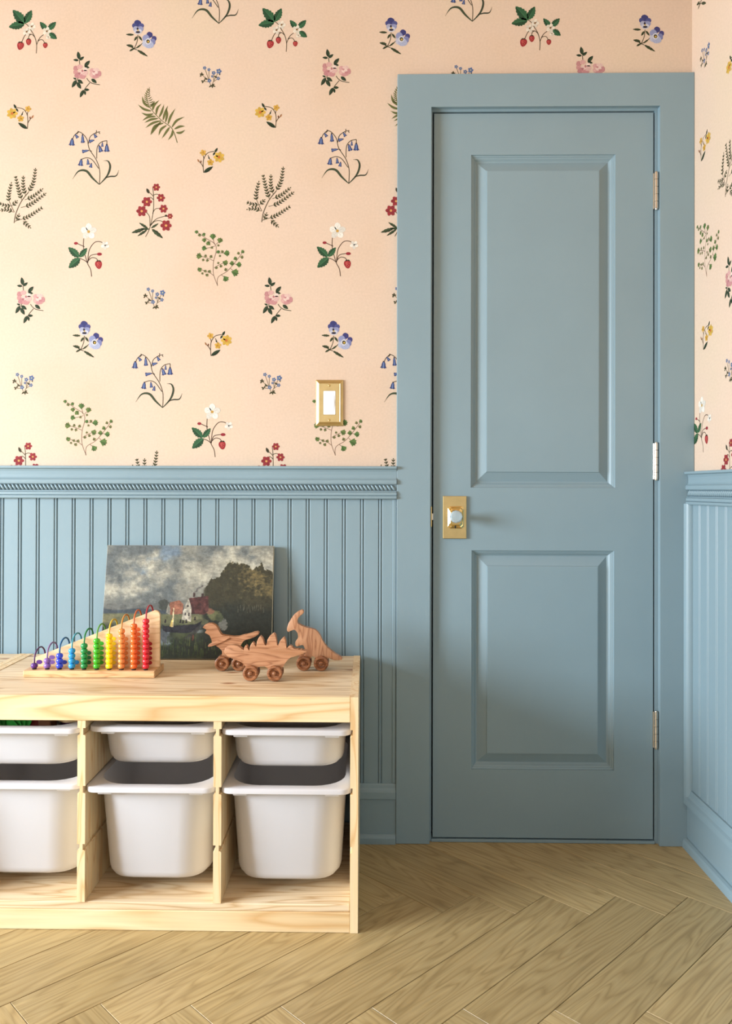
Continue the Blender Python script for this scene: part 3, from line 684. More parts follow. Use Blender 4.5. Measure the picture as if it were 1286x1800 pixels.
# 8 leaflet fern
m = mot['leafy'] = Motif('leaflet_frond_print', 0, 280, S1, 40, 350)
def frond(pts, n0, L, w):
    c = catmull(pts, 8); seg = [0]
    for a, b in zip(c, c[1:]): seg.append(seg[-1] + math.hypot(b[0] - a[0], b[1] - a[1]))
    m.stroke(pts, 3.4, (92, 84, 54), 1)
    tot = seg[-1]; s = n0
    while s < tot:
        i = max(k for k in range(len(seg)) if seg[k] <= s); i = min(i, len(c) - 2)
        t = (s - seg[i]) / max(1e-6, seg[i + 1] - seg[i]); p = (c[i][0] + t * (c[i + 1][0] - c[i][0]), c[i][1] + t * (c[i + 1][1] - c[i][1]))
        a = math.atan2(c[i + 1][1] - c[i][1], c[i + 1][0] - c[i][0]); k = 1 - 0.35 * s / tot
        for sg in (-1, 1):
            m.leaf(p, (p[0] + L * k * math.cos(a + sg * .75), p[1] + L * k * math.sin(a + sg * .75)), w * k, (80, 84, 46) if sg < 0 else (62, 64, 38), 1.5)
        s += 19
    m.leaf(c[-1], (c[-1][0] + 10 * math.cos(a), c[-1][1] + 10 * math.sin(a)), w * .7, (92, 92, 52), 1.5)
m.stroke([(92, 412), (103, 350), (138, 272), (185, 212)], 5.5, (92, 78, 54)); m.stroke([(93, 342), (68, 290)], 4, (92, 78, 54))
for pts, n0 in (([(185, 210), (215, 150), (228, 66)], 8), ([(140, 262), (120, 200), (101, 118)], 12), ([(165, 232), (150, 180), (150, 116)], 12), ([(68, 290), (55, 245), (72, 156)], 25), ([(78, 300), (40, 300), (4, 288)], 14), ([(88, 342), (45, 325), (2, 330)], 14), ([(160, 262), (215, 240), (272, 195)], 20), ([(135, 312), (200, 290), (292, 224)], 35), ([(96, 400), (180, 372), (265, 318)], 55), ([(150, 398), (172, 420), (195, 440)], 8), ([(104, 398), (115, 380), (122, 358)], 10), ([(78, 300), (95, 285), (108, 272)], 8)): frond(pts, n0, 25, 10)
# 9 red flower
m = mot['red'] = Motif('red_flower_print', 0, 280, S1, 268, 371)
for p in ([(940, 500), (968, 440), (990, 330), (990, 230), (985, 188)], [(990, 240), (975, 225), (960, 212)], [(990, 232), (1015, 226), (1035, 245)], [(985, 350), (1005, 320), (1050, 318)], [(972, 425), (1010, 385), (1075, 365)], [(970, 430), (1000, 400), (1040, 398), (1060, 418)], [(968, 430), (965, 370), (940, 338)], [(990, 262), (970, 246), (950, 262)], [(1075, 365), (1095, 368)]): m.stroke(p, 4.2, (84, 74, 48))
m.leaf((962, 222), (946, 188), 18, (70, 66, 44), 2); m.blob(1072, 365, 9, 7, (70, 62, 44), 2)
for b, t, w in (((965, 450), (905, 448), 16), ((930, 450), (850, 474), 26), ((955, 445), (898, 409), 18), ((950, 455), (888, 496), 18), ((975, 445), (1024, 414), 16), ((980, 450), (1053, 510), 28)): m.leaf(b, t, w, (70, 84, 54), 1, 4)
for x, y, r in ((1008, 182, 24), (1038, 250, 26), (948, 275, 32), (915, 335, 34), (1055, 320, 27), (1097, 368, 18), (1072, 428, 35)): m.flower(x, y, r, 6, (172, 52, 58), (232, 166, 88), 3, .24)
# 10 white flower strawberry
m = mot['white'] = Motif('white_strawberry_flower_print', 0, 280, S1, 155, 441)
for p in ([(592, 757), (585, 710), (565, 670), (540, 580), (540, 512)], [(567, 668), (575, 590), (610, 538), (650, 534), (672, 552)], [(567, 662), (585, 622), (632, 612)], [(570, 655), (592, 636), (620, 640), (634, 658)], [(565, 668), (545, 652), (515, 640)], [(545, 565), (500, 545)]): m.stroke(p, 5, (104, 78, 62))
for b, t, w in (((512, 632), (441, 568), 50), ((514, 632), (562, 573), 40), ((516, 638), (444, 702), 56)): m.leaf(b, t, w, (56, 104, 66), 1, 6, 3)
m.flower(572, 468, 50, 5, (248, 243, 230), (206, 158, 70), 3, .2, -90); m.flower(679, 557, 26, 5, (246, 240, 226), (70, 70, 78), 3, .2, 20)
m.berry(637, 681, 22, 28, -10); m.blob(490, 543, 13, 9, (168, 44, 56), 2); m.blob(642, 613, 16, 10, (168, 44, 56), 2)
# 11 maidenhair
m = mot['maiden'] = Motif('maidenhair_print', 0, 540, S1, 154, 752)
for p in ([(557, 955), (530, 880), (530, 800), (545, 740), (540, 690), (480, 650), (418, 608)], [(555, 955), (560, 900), (620, 860), (680, 790), (720, 735)], [(530, 890), (505, 872), (440, 848)], [(530, 795), (500, 782), (440, 762)], [(545, 690), (570, 668)], [(545, 745), (610, 746)], [(533, 840), (565, 822), (603, 806)], [(540, 700), (500, 712), (470, 715)], [(535, 690), (525, 645)], [(640, 845), (665, 868)], [(580, 885), (607, 905)], [(660, 815), (690, 820)], [(615, 862), (608, 850)]): m.stroke(p, 3.4, (134, 104, 84))
for x, y, r in ((420, 612, 13), (440, 632, 12), (468, 628, 13), (525, 642, 21), (570, 667, 20), (470, 665, 16), (498, 685, 17), (472, 715, 18), (520, 712, 10), (560, 698, 9), (440, 765, 21), (480, 765, 11), (515, 770, 12), (465, 790, 10), (492, 793, 11), (560, 740, 13), (585, 738, 11), (612, 747, 21), (570, 765, 9), (603, 807, 20), (560, 808, 9), (548, 838, 11), (577, 828, 11), (443, 850, 17), (478, 860, 11), (505, 862, 12), (460, 875, 9), (490, 885, 12), (608, 850, 12), (645, 812, 17), (668, 782, 14), (688, 748, 11), (715, 738, 13), (710, 772, 12), (690, 820, 19), (665, 870, 26), (607, 908, 21)):
    m.fan(x, y, r * 1.08, math.atan2(y - 790, x - 550) + (m.rng.random() - .5), (88 + int(20 * m.rng.random()), 128, 62) if r > 12 else (122, 124, 72))

BACK_PRINT = [('strawberry', 58, 53), ('strawberry', 497, 50), ('strawberry', 942, 47), ('pansy', 247, 67), ('pansy', 692, 63), ('pansy', 1138, 58), ('pansy', 153, 596), ('pansy', 591, 596),
    ('rose', 152, 131), ('rose', 590, 127), ('rose', 1036, 123), ('rose', 53, 528), ('rose', 488, 528), ('forget', 369, 136), ('forget', 811, 134), ('forget', 270, 525), ('forget', 707, 524), ('forget', 40, 675), ('forget', 475, 675),
    ('yellow', 37, 205), ('yellow', 473, 203), ('yellow_m', 369, 282), ('yellow_m', 382, 604), ('fern', 284, 203), ('fern', 722, 200), ('bluebell', 166, 277), ('bluebell', 604, 275), ('bluebell', 277, 669), ('bluebell', 714, 669), ('bluebell', 376, -6), ('bluebell', 821, -10),
    ('leafy', 40, 350), ('leafy', 475, 348), ('leafy', 253, 847), ('leafy', 690, 847), ('red', 268, 371), ('red', 706, 370), ('red', 43, 826), ('red', 478, 827), ('white', 155, 441), ('white', 592, 440), ('white', 372, 758), ('maiden', 385, 454), ('maiden', 154, 752), ('maiden', 592, 752)]
for kind, px, py in BACK_PRINT:
    p = on_plane(px, py, 1, 0.0)
    me = mot[kind.replace('_m', '')].get()
    if px < 760 and p.z < CAS_T and p.x + max(v.co.x for v in me.vertices) > CAS_L + 0.05:
        bmc = bmesh.new(); bmc.from_mesh(me)          # paper is trimmed behind the casing
        bmesh.ops.delete(bmc, geom=[f for f in bmc.faces if max(v.co.x for v in f.verts) + p.x > CAS_L + 0.03], context='FACES')
        me2 = bpy.data.meshes.new(me.name); bmc.to_mesh(me2); bmc.free(); me2.materials.append(MAT['ink']) if len(me2.materials) == 0 else None
        nm = me.name; me = me2; o = bpy.data.objects.new(nm, me)
    else: o = bpy.data.objects.new(me.name, me)
    o.location = (p.x, 0, p.z)
    if kind.endswith('_m'): o.scale = (-1, 1, 1)
    link(o, wall_back)
PERIOD = 0.7085                                  # the repeat goes on beyond the picture, on both walls
for kind, px, py in BACK_PRINT:
    if not 0 <= px < 437: continue
    p = on_plane(px, py, 1, 0.0); me = mot[kind.replace('_m', '')].get()
    for rep in (1, 2):
        o = bpy.data.objects.new(me.name, me); o.location = (p.x - rep * PERIOD, 0, p.z)
        if kind.endswith('_m'): o.scale = (-1, 1, 1)
        link(o, wall_back)
    if p.z - RAIL_DZ_R > 1.1:
        o = bpy.data.objects.new(me.name, me); o.location = (0, -0.36 - (p.x + 1.96), p.z); o.rotation_euler = (0, 0, math.radians(-90))
        if kind.endswith('_m'): o.scale = (-1, 1, 1)
        link(o, wall_right)
RIGHT_PRINT = [('forget', 1238, 100), ('yellow_m', 1237, 256), ('leafy', 1282, 292), ('maiden', 1243, 434), ('rose', 1287, 492), ('yellow_m', 1241, 590), ('forget', 1282, 651), ('white', 1233, 748), ('red', 1281, 826), ('yellow', 1289, 115), ('pansy', 1235, -20)]
for kind, px, py in RIGHT_PRINT:
    p = on_plane(px, py, 0, 0.0)
    me = mot[kind.replace('_m', '')].get()
    o = bpy.data.objects.new(me.name, me); o.location = (0, p.y, p.z); o.rotation_euler = (0, 0, math.radians(-90))
    if kind.endswith('_m'): o.scale = (-1, 1, 1)
    link(o, wall_right)

# ------------------------------------------------------------------ light switch
sw = tag(empty('light_switch', (-1.0110, 0, 1.2270)), 'brass light switch plate with a white rocker on the floral wallpaper', 'light switch')
bm = bmesh.new()
def rr(w, h, y, r=0.0015): return [(x, y, z) for x, z in rrect(0, 0, w, h, r, 2)]
W_, H_ = 0.0775, 0.1295
loft(bm, [rr(W_, H_, -0.0003), rr(W_, H_, -0.0030), rr(W_ - .002, H_ - .002, -0.0042), rr(W_ - .008, H_ - .008, -0.0052), rr(W_ - .0180, H_ - .0200, -0.0085), rr(W_ - .0200, H_ - .0220, -0.0080), rr(0.0345, 0.0675, -0.0078), rr(0.0345, 0.0675, -0.0030)])
build('face_plate', bm, MAT['brass'], sw)
bm = bmesh.new()
loft(bm, [rr(0.0338, 0.0668, -0.0030), rr(0.0338, 0.0668, -0.0088, .002), rr(0.0325, 0.0655, -0.0094, .002), rr(0.0300, 0.0630, -0.0086, .002), rr(0.0295, 0.0625, -0.0092, .002)])
build('rocker', bm, MAT['rocker'], sw)
bm = bmesh.new()
for v in ((-0.0125, -0.0300, -0.0088), (0.0125, -0.0300, -0.0088), (0.0125, 0, -0.0110), (-0.0125, 0, -0.0110)): pass
prism(bm, [(-0.0090, -0.0296), (-0.0112, 0.0), (-0.0090, 0.0296)], 'X', -0.0132, 0.0132)
build('paddle', bm, MAT['rocker'], sw)
for s in (1, -1):
    lathe_m = Matrix.Translation((0, -0.0080, s * 0.0485)) @ Matrix.Rotation(math.radians(90), 4, 'X')
    build('screw', lathe(bmesh.new(), [(0.0034, 0.0), (0.0034, 0.0006), (0.0024, 0.0014), (0.0001, 0.0017)], 12, lathe_m), MAT['brass_shiny'], sw, smooth=True)

# ------------------------------------------------------------------ pine storage frame
UX, UYF, UW, UD, UH = -0.9230, -0.4610, 0.9320, 0.4390, 0.5220
PT = 0.0178
SLOTS = ((0.4344, 0.4498), (0.3050, 0.3206), (0.1778, 0.1910))
def slotted_profile(xc, z0, z1, left, right):
    h = PT / 2; d = 0.0052; c = 0.0022
    R, L = [(xc + h, z0)], [(xc - h, z0)]
    for a, b in reversed(SLOTS):
        if right: R += [(xc + h, a - c), (xc + h - d * .45, a), (xc + h - d, a), (xc + h - d, b), (xc + h, b)]
        if left: L += [(xc - h, a - c), (xc - h + d * .45, a), (xc - h + d, a), (xc - h + d, b), (xc - h, b)]
    R.append((xc + h, z1)); L.append((xc - h, z1))
    return R + L[::-1]
cols_x = [UX - PT / 2 - i * (UW - PT) / 3 for i in range(4)]
def storage_frame(x_right, label):
    """x_right: right face of the unit"""
    root = tag(empty('storage_unit', (x_right - UW / 2, UYF + UD / 2, 0)), label, 'storage unit', 'pine toy storage frames')
    off = Matrix.Translation((-(x_right - UW / 2) + (x_right - UX), -(UYF + UD / 2), 0))
    def part(name, bm, mat, **k):
        bmesh.ops.transform(bm, matrix=off, verts=bm.verts[:]); return build(name, bm, mat, root, **k)
    YB_ = UYF + UD
    xl, xr = cols_x[3], cols_x[0]
    part('side_panel', prism(bmesh.new(), slotted_profile(xr, 0.0004, UH + 0.0008, True, False), 'Y', UYF, YB_), MAT['pine_z'])
    part('side_panel', prism(bmesh.new(), slotted_profile(xl, 0.0004, UH + 0.0008, False, True), 'Y', UYF, YB_), MAT['pine_z'])
    for i in (1, 2):
        part('divider', prism(bmesh.new(), slotted_profile(cols_x[i], 0.0620, 0.4660, True, True), 'Y', UYF + 0.001, YB_ - 0.02), MAT['pine_z'])
    x0, x1 = xl + PT / 2 + 0.0003, xr - PT / 2 - 0.0003
    # three glued boards make the top
    yb = [UYF + 0.0185, UYF + 0.16, UYF + 0.30, YB_]
    part('top_board', boxbm(x0, x1, UYF + 0.0186, YB_ - 0.0005, UH - 0.018, UH - 0.0004), MAT['pine_top'])
    part('front_rail', boxbm(x0, x1, UYF + 0.0006, UYF + 0.0184, 0.4662, UH, bevel=0.0012), MAT['pine_x'])
    part('bottom_shelf', boxbm(x0, x1, UYF + 0.0030, YB_ - 0.002, 0.0450, 0.0618, bevel=0.002, seg=2), MAT['pine_top'])
    part('plinth', boxbm(x0, x1, UYF + 0.0006, UYF + 0.0184, 0.0004, 0.0585, bevel=0.0012), MAT['pine_x']) if False else part('plinth', boxbm(x0, x1, UYF + 0.0006, UYF + 0.0184, 0.0004, 0.0448, bevel=0.001), MAT['pine_x'])
    part('back_rail', boxbm(x0, x1, YB_ - 0.0175, YB_ - 0.0008, 0.40, UH - 0.0185), MAT['pine_x'])
    part('back_rail', boxbm(x0, x1, YB_ - 0.0175, YB_ - 0.0008, 0.0004, 0.0445), MAT['pine_x'])
    return root
storage_frame(UX, 'pine storage frame carrying the abacus, painting and wooden dinosaurs, next to the door')
storage_frame(UX - UW - 0.0015, 'pine storage frame butted against the far side of the one carrying the toys')

# ---- bins
def bin_body(h):
    """local origin: rim front centre, rim underside z=0; extends +Y; goes down to -h"""
    n = 6; bm = bmesh.new(); rings = []
    Wt, Wb, Dt, Db = 0.2660, 0.2660 - 0.085 * h - 0.004, 0.3560, 0.3560 - 0.14 * h - 0.01
    yc = 0.2035
    def ring(w, d, r, z): return [(x, y, z) for x, y in rrect(0, yc, w, d, r, n)]
    t = 0.0022
    out = []
    rb = 0.019
    for k in range(4):
        a = math.radians(90 * k / 3); ins = rb * (1 - math.sin(a)); out.append(ring(Wb - 2 * ins, Db - 2 * ins, max(0.02, 0.072 - ins), -h + rb * (1 - math.cos(a))))
    out.append(ring(Wt, Dt, 0.072, 0.002)); out.append(ring(Wt, Dt, 0.072, 0.0105))
    inn = [ring(Wt - 2 * t, Dt - 2 * t, 0.070, 0.0105), ring(Wt - 2 * t, Dt - 2 * t, 0.070, 0.002), ring(Wb - 2 * t, Db - 2 * t, 0.070, -h + rb), ring(Wb - 0.024, Db - 0.024, 0.050, -h + t)]
    return loft(bm, out + inn)
def bin_rim():
    bm = bmesh.new(); n = 6
    Wr, Dr = 0.2935, 0.3990; yc = Dr / 2; ycb = 0.2035; 
    def R(w, d, r, z, c=yc): return [(x, y, z) for x, y in rrect(0, c, w, d, r, n)]
    rings = [R(0.2665, 0.3565, 0.072, 0.0080, ycb), R(Wr - .006, Dr - .006, 0.022, 0.0080), R(Wr - .006, Dr - .006, 0.022, 0.0004), R(Wr - .002, Dr - .002, 0.024, 0.0002), R(Wr, Dr, 0.025, 0.0012), R(Wr, Dr, 0.025, 0.0098), R(Wr - .0016, Dr - .0016, 0.0242, 0.0114), R(Wr - .004, Dr - .004, 0.023, 0.0120), R(0.2715, 0.3615, 0.074, 0.0120, ycb), R(0.2665, 0.3565, 0.072, 0.0108, ycb)]
    bm2 = loft(bm, rings, False, False)
    return bm2
rim_mesh = mesh_from(bin_rim(), 'rim', True, 40); rim_mesh.materials.append(MAT['bin'])
body_small = mesh_from(bin_body(0.085), 'bin_body', True, 50); body_small.materials.append(MAT['bin'])
body_large = mesh_from(bin_body(0.216), 'bin_body', True, 50); body_large.materials.append(MAT['bin'])
tab_mesh = mesh_from(boxbm(-0.016, 0.016, 0.010, 0.026, -0.0070, 0.0079, bevel=0.0015), 'stop_tab', False); tab_mesh.materials.append(MAT['bin'])
def storage_bin(bay, row, dy, label):
    xc = (cols_x[bay] + cols_x[bay + 1]) / 2; z = SLOTS[row][0] + 0.0003
    root = tag(empty('storage_bin', (xc, UYF + dy, z)), label, 'storage bin', 'frosted white bins in the pine frame')
    build('bin_body', body_small if row == 0 else body_large, None, root)
    build('rim', rim_mesh, None, root)
    for s in (-1, 1): build('stop_tab', tab_mesh, None, root, loc=(s * 0.1030, 0, 0))
    return root
storage_bin(0, 0, 0.004, 'shallow frosted white bin in the bay nearest the door')
storage_bin(0, 1, 0.000, 'deep frosted white bin in the bay nearest the door')
storage_bin(1, 0, 0.020, 'shallow frosted white bin in the middle bay')
storage_bin(1, 1, 0.000, 'deep frosted white bin in the middle bay')
storage_bin(2, 0, 0.002, 'shallow frosted white bin holding green and red toys, in the bay under the abacus')
storage_bin(2, 1, 0.016, 'deep frosted white bin below the shallow one that holds green and red toys')

# ---- toys peeking out of the shallow bin
BX = (cols_x[2] + cols_x[3]) / 2; BZ = SLOTS[0][0] - 0.0825 + 0.0006
plastic = lambda n, c: flat_mat(n, c, rough=0.3)
G1, R1, BR1, PU1, CR1 = plastic('green_toy_plastic', (28, 140, 44)), plastic('red_toy_plastic', (128, 34, 26)), plastic('brown_toy_plastic', (104, 62, 34)), plastic('purple_toy_plastic', (70, 30, 72)), plastic('cream_toy_plastic', (226, 196, 150))
def leafy_toy(name, x, y, h, mat, label):
    root = tag(empty(name, (x, y, BZ)), label, 'toy'); 
    build('stem', tube(bmesh.new(), [(0, 0, 0.0), (0.002, 0, h * .5), (0, 0, h * .75)], 0.006, 8), mat, root, smooth=True)
    for i, a in enumerate((-35, -12, 14, 38)):
        A = math.radians(a); L = h * 0.42
        pts = [(0, 0), (-0.011, L * .35), (-0.008, L * .75), (0, L), (0.008, L * .75), (0.011, L * .35)]
        bm = prism(bmesh.new(), pts, 'Y', -0.0015, 0.0015, bevel=0.0008)
        bmesh.ops.transform(bm, matrix=Matrix.Translation((0, (i - 1.5) * 0.004, h * .6)) @ Matrix.Rotation(A, 4, 'Y'), verts=bm.verts[:])
        build('frond', bm, mat, root)
    return root
leafy_toy('toy_plant', -1.714, -0.388, 0.108, G1, 'green plastic toy plant in the shallow bin under the abacus')
leafy_toy('toy_plant', -1.770, -0.37, 0.104, G1, 'green plastic toy plant beside the red block in the bin')
root = tag(empty('toy_block', (-1.707, -0.345, BZ)), 'dark red toy block in the shallow bin', 'toy block')
build('block_body', boxbm(-0.03, 0.03, -0.02, 0.02, 0, 0.088, bevel=0.003, seg=2), R1, root)
for sx in (-0.015, 0.015): build('stud', lathe(bmesh.new(), [(0.008, 0.0), (0.008, 0.004), (0.007, 0.005), (0.0001, 0.005)], 14, Matrix.Translation((sx, 0, 0.0881))), R1, root, smooth=True, angle=40)
root = tag(empty('toy_block', (-1.660, -0.355, BZ)), 'brown toy block beside the cream rimmed cup in the bin', 'toy block')
build('block_body', boxbm(-0.015, 0.015, -0.02, 0.02, 0, 0.088, bevel=0.003, seg=2), BR1, root)
build('stud', lathe(bmesh.new(), [(0.009, 0.0), (0.009, 0.004), (0.008, 0.005), (0.0001, 0.005)], 14, Matrix.Translation((0, 0, 0.0881))), BR1, root, smooth=True, angle=40)
root = tag(empty('toy_cup', (-1.6120, -0.330, BZ)), 'purple toy cup with a cream rim in the shallow bin', 'toy cup')
build('cup_body', lathe(bmesh.new(), [(0.0001, 0.0), (0.018, 0.0), (0.022, 0.003), (0.0255, 0.0780), (0.0235, 0.0780), (0.0205, 0.006), (0.0001, 0.005)], 24), PU1, root, smooth=True, angle=40)
build('cup_rim', lathe(bmesh.new(), [(0.0238, 0.0785), (0.0290, 0.0785), (0.0300, 0.0795), (0.0300, 0.0830), (0.0285, 0.0845), (0.0238, 0.0845)], 24, None, True), CR1, root, smooth=True, angle=40)

# ------------------------------------------------------------------ landscape painting
PWD, PHT, PTH = 0.463, 0.307, 0.018
def painted_canvas(nx=380, ny=252):
    rng = np.random.default_rng(5)
    X, Y = np.meshgrid((np.arange(nx) + .5) / nx, (np.arange(ny) + .5) / ny)
    def fbm(sx, sy, oct=5, seed=0, gain=.55):
        g = np.random.default_rng(seed); out = np.zeros_like(X); amp, tot = 1.0, 0.0
        for o in range(oct):
            fx, fy = max(2, int(sx * 2 ** o)), max(2, int(sy * 2 ** o)); grid = g.random((fy + 2, fx + 2))
            xx, yy = X * fx, Y * fy; i, j = xx.astype(int), yy.astype(int); u, v = xx - i, yy - j; u = u * u * (3 - 2 * u); v = v * v * (3 - 2 * v)
            out += amp * ((grid[j, i] * (1 - u) + grid[j, i + 1] * u) * (1 - v) + (grid[j + 1, i] * (1 - u) + grid[j + 1, i + 1] * u) * v); tot += amp; amp *= gain
        return out / tot
    def L3(c): return np.array(c, float)
    def mix(a, b, t): return a * (1 - t[..., None]) + b * t[..., None]
    sm = lambda a, lo, hi: np.clip((a - lo) / (hi - lo), 0, 1) ** 2 * (3 - 2 * np.clip((a - lo) / (hi - lo), 0, 1))
    n1, n2, n3 = fbm(4, 4, 6, 1), fbm(6, 5, 6, 2), fbm(5, 4, 6, 3); fine = fbm(60, 34, 3, 4, .7); fine2 = fbm(34, 70, 3, 9, .7)
    img = np.ones(X.shape + (3,)) * L3((128, 128, 118))
    img = mix(img, L3((92, 98, 98)), sm(n1 + .12 * (1 - X) - .1 * Y, .44, .66))
    img = mix(img, L3((178, 174, 156)), sm(n2 - .9 * np.abs(Y - .24) + .18 * X, .34, .66) * .9)
    img = mix(img, L3((98, 116, 132)), sm(n3 - 1.2 * np.abs(Y - .12) - .5 * np.abs(X - .36), .40, .58) * .8)
    img = mix(img, L3((96, 98, 94)), sm(Y, .42, .60) * (1 - .5 * X))
    # far hills, fields
    hz = .565 + .012 * np.sin(X * 23) + .03 * (n2 - .5)
    img = mix(img, L3((62, 70, 76)), sm(Y - hz, -.004, .012))
    img = mix(img, L3((96, 98, 72)), sm(Y - .61 - .03 * (n1 - .5), -.008, .012))
    img = mix(img, L3((118, 114, 84)), sm(n3, .5, .64) * sm(Y, .60, .64) * (1 - sm(Y, .70, .76)) * .8)
    # right foreground dark mass
    img = mix(img, L3((46, 52, 44)), sm(Y - (.70 + .10 * (n2 - .5)) + .25 * sm(X, .55, .8), -.02, .03))
    img = mix(img, L3((72, 78, 52)), sm(n1, .50, .66) * sm(Y, .62, .7) * .75)
    # water
    w = sm(.10 - np.abs(X - .335) - .3 * np.abs(n2 - .5), 0, .03) * sm(.085 - np.abs(Y - .815), 0, .03)
    img = mix(img, L3((112, 122, 126)), w * .85)
    img = mix(img, L3((128, 134, 134)), sm(.02 - np.abs(Y - .755 + .18 * (X - .62)), 0, .012) * sm(.1 - np.abs(X - .64), 0, .03) * .6)
    # trees
    top = np.interp(X[0], [0, .55, .59, .63, .68, .72, .78, .83, .88, .905, .925, .945, .97, 1], [2, 2, .38, .30, .26, .16, .145, .17, .2, .19, .145, .20, .235, .25])
    tmask = sm(Y - top[None, :] - .10 * (n3 - .5) - .09 * (fine - .5), -.004, .010) * sm(X - .60 - .03 * (n1 - .5), -.02, .01)
    tcol = mix(np.ones(img.shape) * L3((58, 56, 42)), L3((98, 88, 60)), sm(n2 + .35 * (fine - .5) - .35 * Y, .36, .58)); tcol = mix(tcol, L3((40, 44, 38)), sm(Y + .25 * (n1 - .5), .46, .58))
    img = mix(img, tcol, tmask)
    img = mix(img, L3((120, 104, 66)), sm(fine2 * n2, .30, .42) * tmask * (1 - sm(Y, .35, .5)) * .5)
    for i in range(14):                                            # pale stems in the thicket
        x = .80 + .012 * i + rng.normal() * .004; y0 = .52 + rng.random() * .03
        img = mix(img, L3((128, 124, 110)), sm(.0016 - np.abs(X - x - .05 * (Y - y0)), 0, .0012) * ((Y > y0) & (Y < y0 + .05)) * .5)
    # bushes left of the house
    for bx, by, rx, ry, c in ((.36, .53, .04, .055, (58, 62, 56)), (.66, .62, .05, .05, (96, 98, 66)), (.63, .585, .035, .03, (116, 82, 66)), (.585, .68, .05, .03, (78, 80, 60)), (.715, .70, .03, .06, (112, 112, 104)), (.69, .64, .03, .04, (66, 72, 52))):
        img = mix(img, L3(c), sm(1 - ((X - bx) / rx) ** 2 - ((Y - by) / ry) ** 2 + 1.2 * (fine - .5), 0, .5) * .9)
    def inpoly(poly):
        m = np.zeros(X.shape, bool); n = len(poly)
        for i in range(n):
            (x0, y0), (x1, y1) = poly[i], poly[(i + 1) % n]
            c = ((y0 > Y) != (y1 > Y)) & (X < (x1 - x0) * (Y - y0) / (y1 - y0 + 1e-12) + x0); m ^= c
        return m.astype(float)
    def put(poly, c, a=1.0, ns=.25):
        nonlocal img
        col = L3(c)[None, None, :] * (1 + ns * (fine[..., None] - .5) * 2); m = inpoly(poly)[..., None] * a; img = img * (1 - m) + col * m
    put([(.385, .58), (.395, .51), (.45, .49), (.475, .53), (.47, .61), (.40, .62)], (126, 84, 66)); put([(.372, .60), (.385, .52), (.398, .56), (.398, .62)], (120, 118, 108))
    put([(.468, .66), (.475, .58), (.502, .475), (.523, .56), (.525, .68)], (168, 162, 146)); put([(.505, .472), (.62, .45), (.625, .58), (.60, .615), (.525, .61), (.522, .55)], (74, 46, 44))
    put([(.528, .46), (.528, .425), (.541, .425), (.541, .46)], (60, 48, 46)); put([(.580, .455), (.580, .43), (.592, .43), (.592, .455)], (70, 56, 52))
    put([(.484, .60), (.484, .625), (.491, .625), (.491, .60)], (58, 54, 54)); put([(.505, .60), (.505, .63), (.512, .63), (.512, .60)], (58, 54, 54)); put([(.498, .53), (.498, .55), (.505, .55), (.505, .53)], (70, 62, 60))
    for t in np.linspace(0, 1, 14):                               # smoke
        sx, sy = .535 + .045 * t + .006 * math.sin(t * 9), .42 - .06 * t
        img = mix(img, L3((84, 80, 78)), sm(1 - ((X - sx) / .007) ** 2 - ((Y - sy) / .008) ** 2, 0, .8) * .55)
    # barge, mast, jetty
    put([(.355, .70), (.37, .72), (.55, .70), (.59, .67), (.56, .76), (.50, .78), (.38, .77), (.36, .76)], (38, 38, 42)); put([(.33, .80), (.34, .74), (.40, .78), (.41, .86), (.37, .87)], (62, 64, 66), .6)
    put([(.408, .725), (.416, .56), (.421, .56), (.420, .725)], (196, 178, 140)); put([(.400, .72), (.410, .66), (.418, .66), (.414, .725)], (196, 168, 96), .8)
    for fx, fy in ((.455, .69), (.47, .695), (.49, .69), (.54, .665), (.365, .69)): put([(fx, fy), (fx + .004, fy - .03), (fx + .010, fy - .03), (fx + .012, fy)], (44, 40, 42))
    put([(.49, .82), (.58, .70), (.60, .71), (.52, .84)], (60, 60, 58), .8); put([(.53, .84), (.537, .79), (.545, .80), (.545, .85)], (120, 58, 50), .6)
    # foreground grass strokes
    for i in range(420):
        x, y = rng.random(), .86 + .13 * rng.random(); h = .02 + .05 * rng.random(); c = L3(((60, 74, 42), (48, 58, 36), (78, 86, 52), (40, 46, 36))[i % 4])
        j0, j1 = int((y - h) * ny), int(y * ny); i0 = int(x * nx); img[max(0, j0):min(ny, j1), max(0, i0):i0 + 2] = img[max(0, j0):min(ny, j1), max(0, i0):i0 + 2] * .35 + c * .65
    # brush work and varnish
    img *= (1 + .16 * (fine - .5) * 2 + .12 * (fine2 - .5) * 2)[..., None]
    img *= (1 + .03 * rng.normal(size=X.shape))[..., None]
    return np.clip(img * .97, 4, 250), fine
img, fineh = painted_canvas()
ny, nx = img.shape[:2]
lx = (np.arange(nx + 1) / nx - .5) * PWD; lz = PHT * (1 - np.arange(ny + 1) / ny)
vv = np.zeros(((ny + 1) * (nx + 1), 3), np.float32)
gx, gz = np.meshgrid(lx, lz); vv[:, 0] = gx.ravel(); vv[:, 2] = gz.ravel()
fh = np.pad(fineh, ((0, 1), (0, 1)), mode='edge'); vv[:, 1] = -PTH - 0.0006 * fh.ravel()
vv[:, 1] = np.where((np.abs(vv[:, 0]) > PWD / 2 - 1e-5) | (vv[:, 2] < 1e-6) | (vv[:, 2] > PHT - 1e-6), -PTH + 0.0004, vv[:, 1])
jj, ii = np.meshgrid(np.arange(ny), np.arange(nx), indexing='ij'); base = (jj * (nx + 1) + ii).ravel()
ff = np.stack([base, base + nx + 1, base + nx + 2, base + 1], 1)
me = bpy.data.meshes.new('painted_canvas'); me.from_pydata(vv.tolist(), [], ff.tolist())
cl = img.reshape(-1, 3) / 255.0; cl = np.where(cl <= .04045, cl / 12.92, ((cl + .055) / 1.055) ** 2.4)
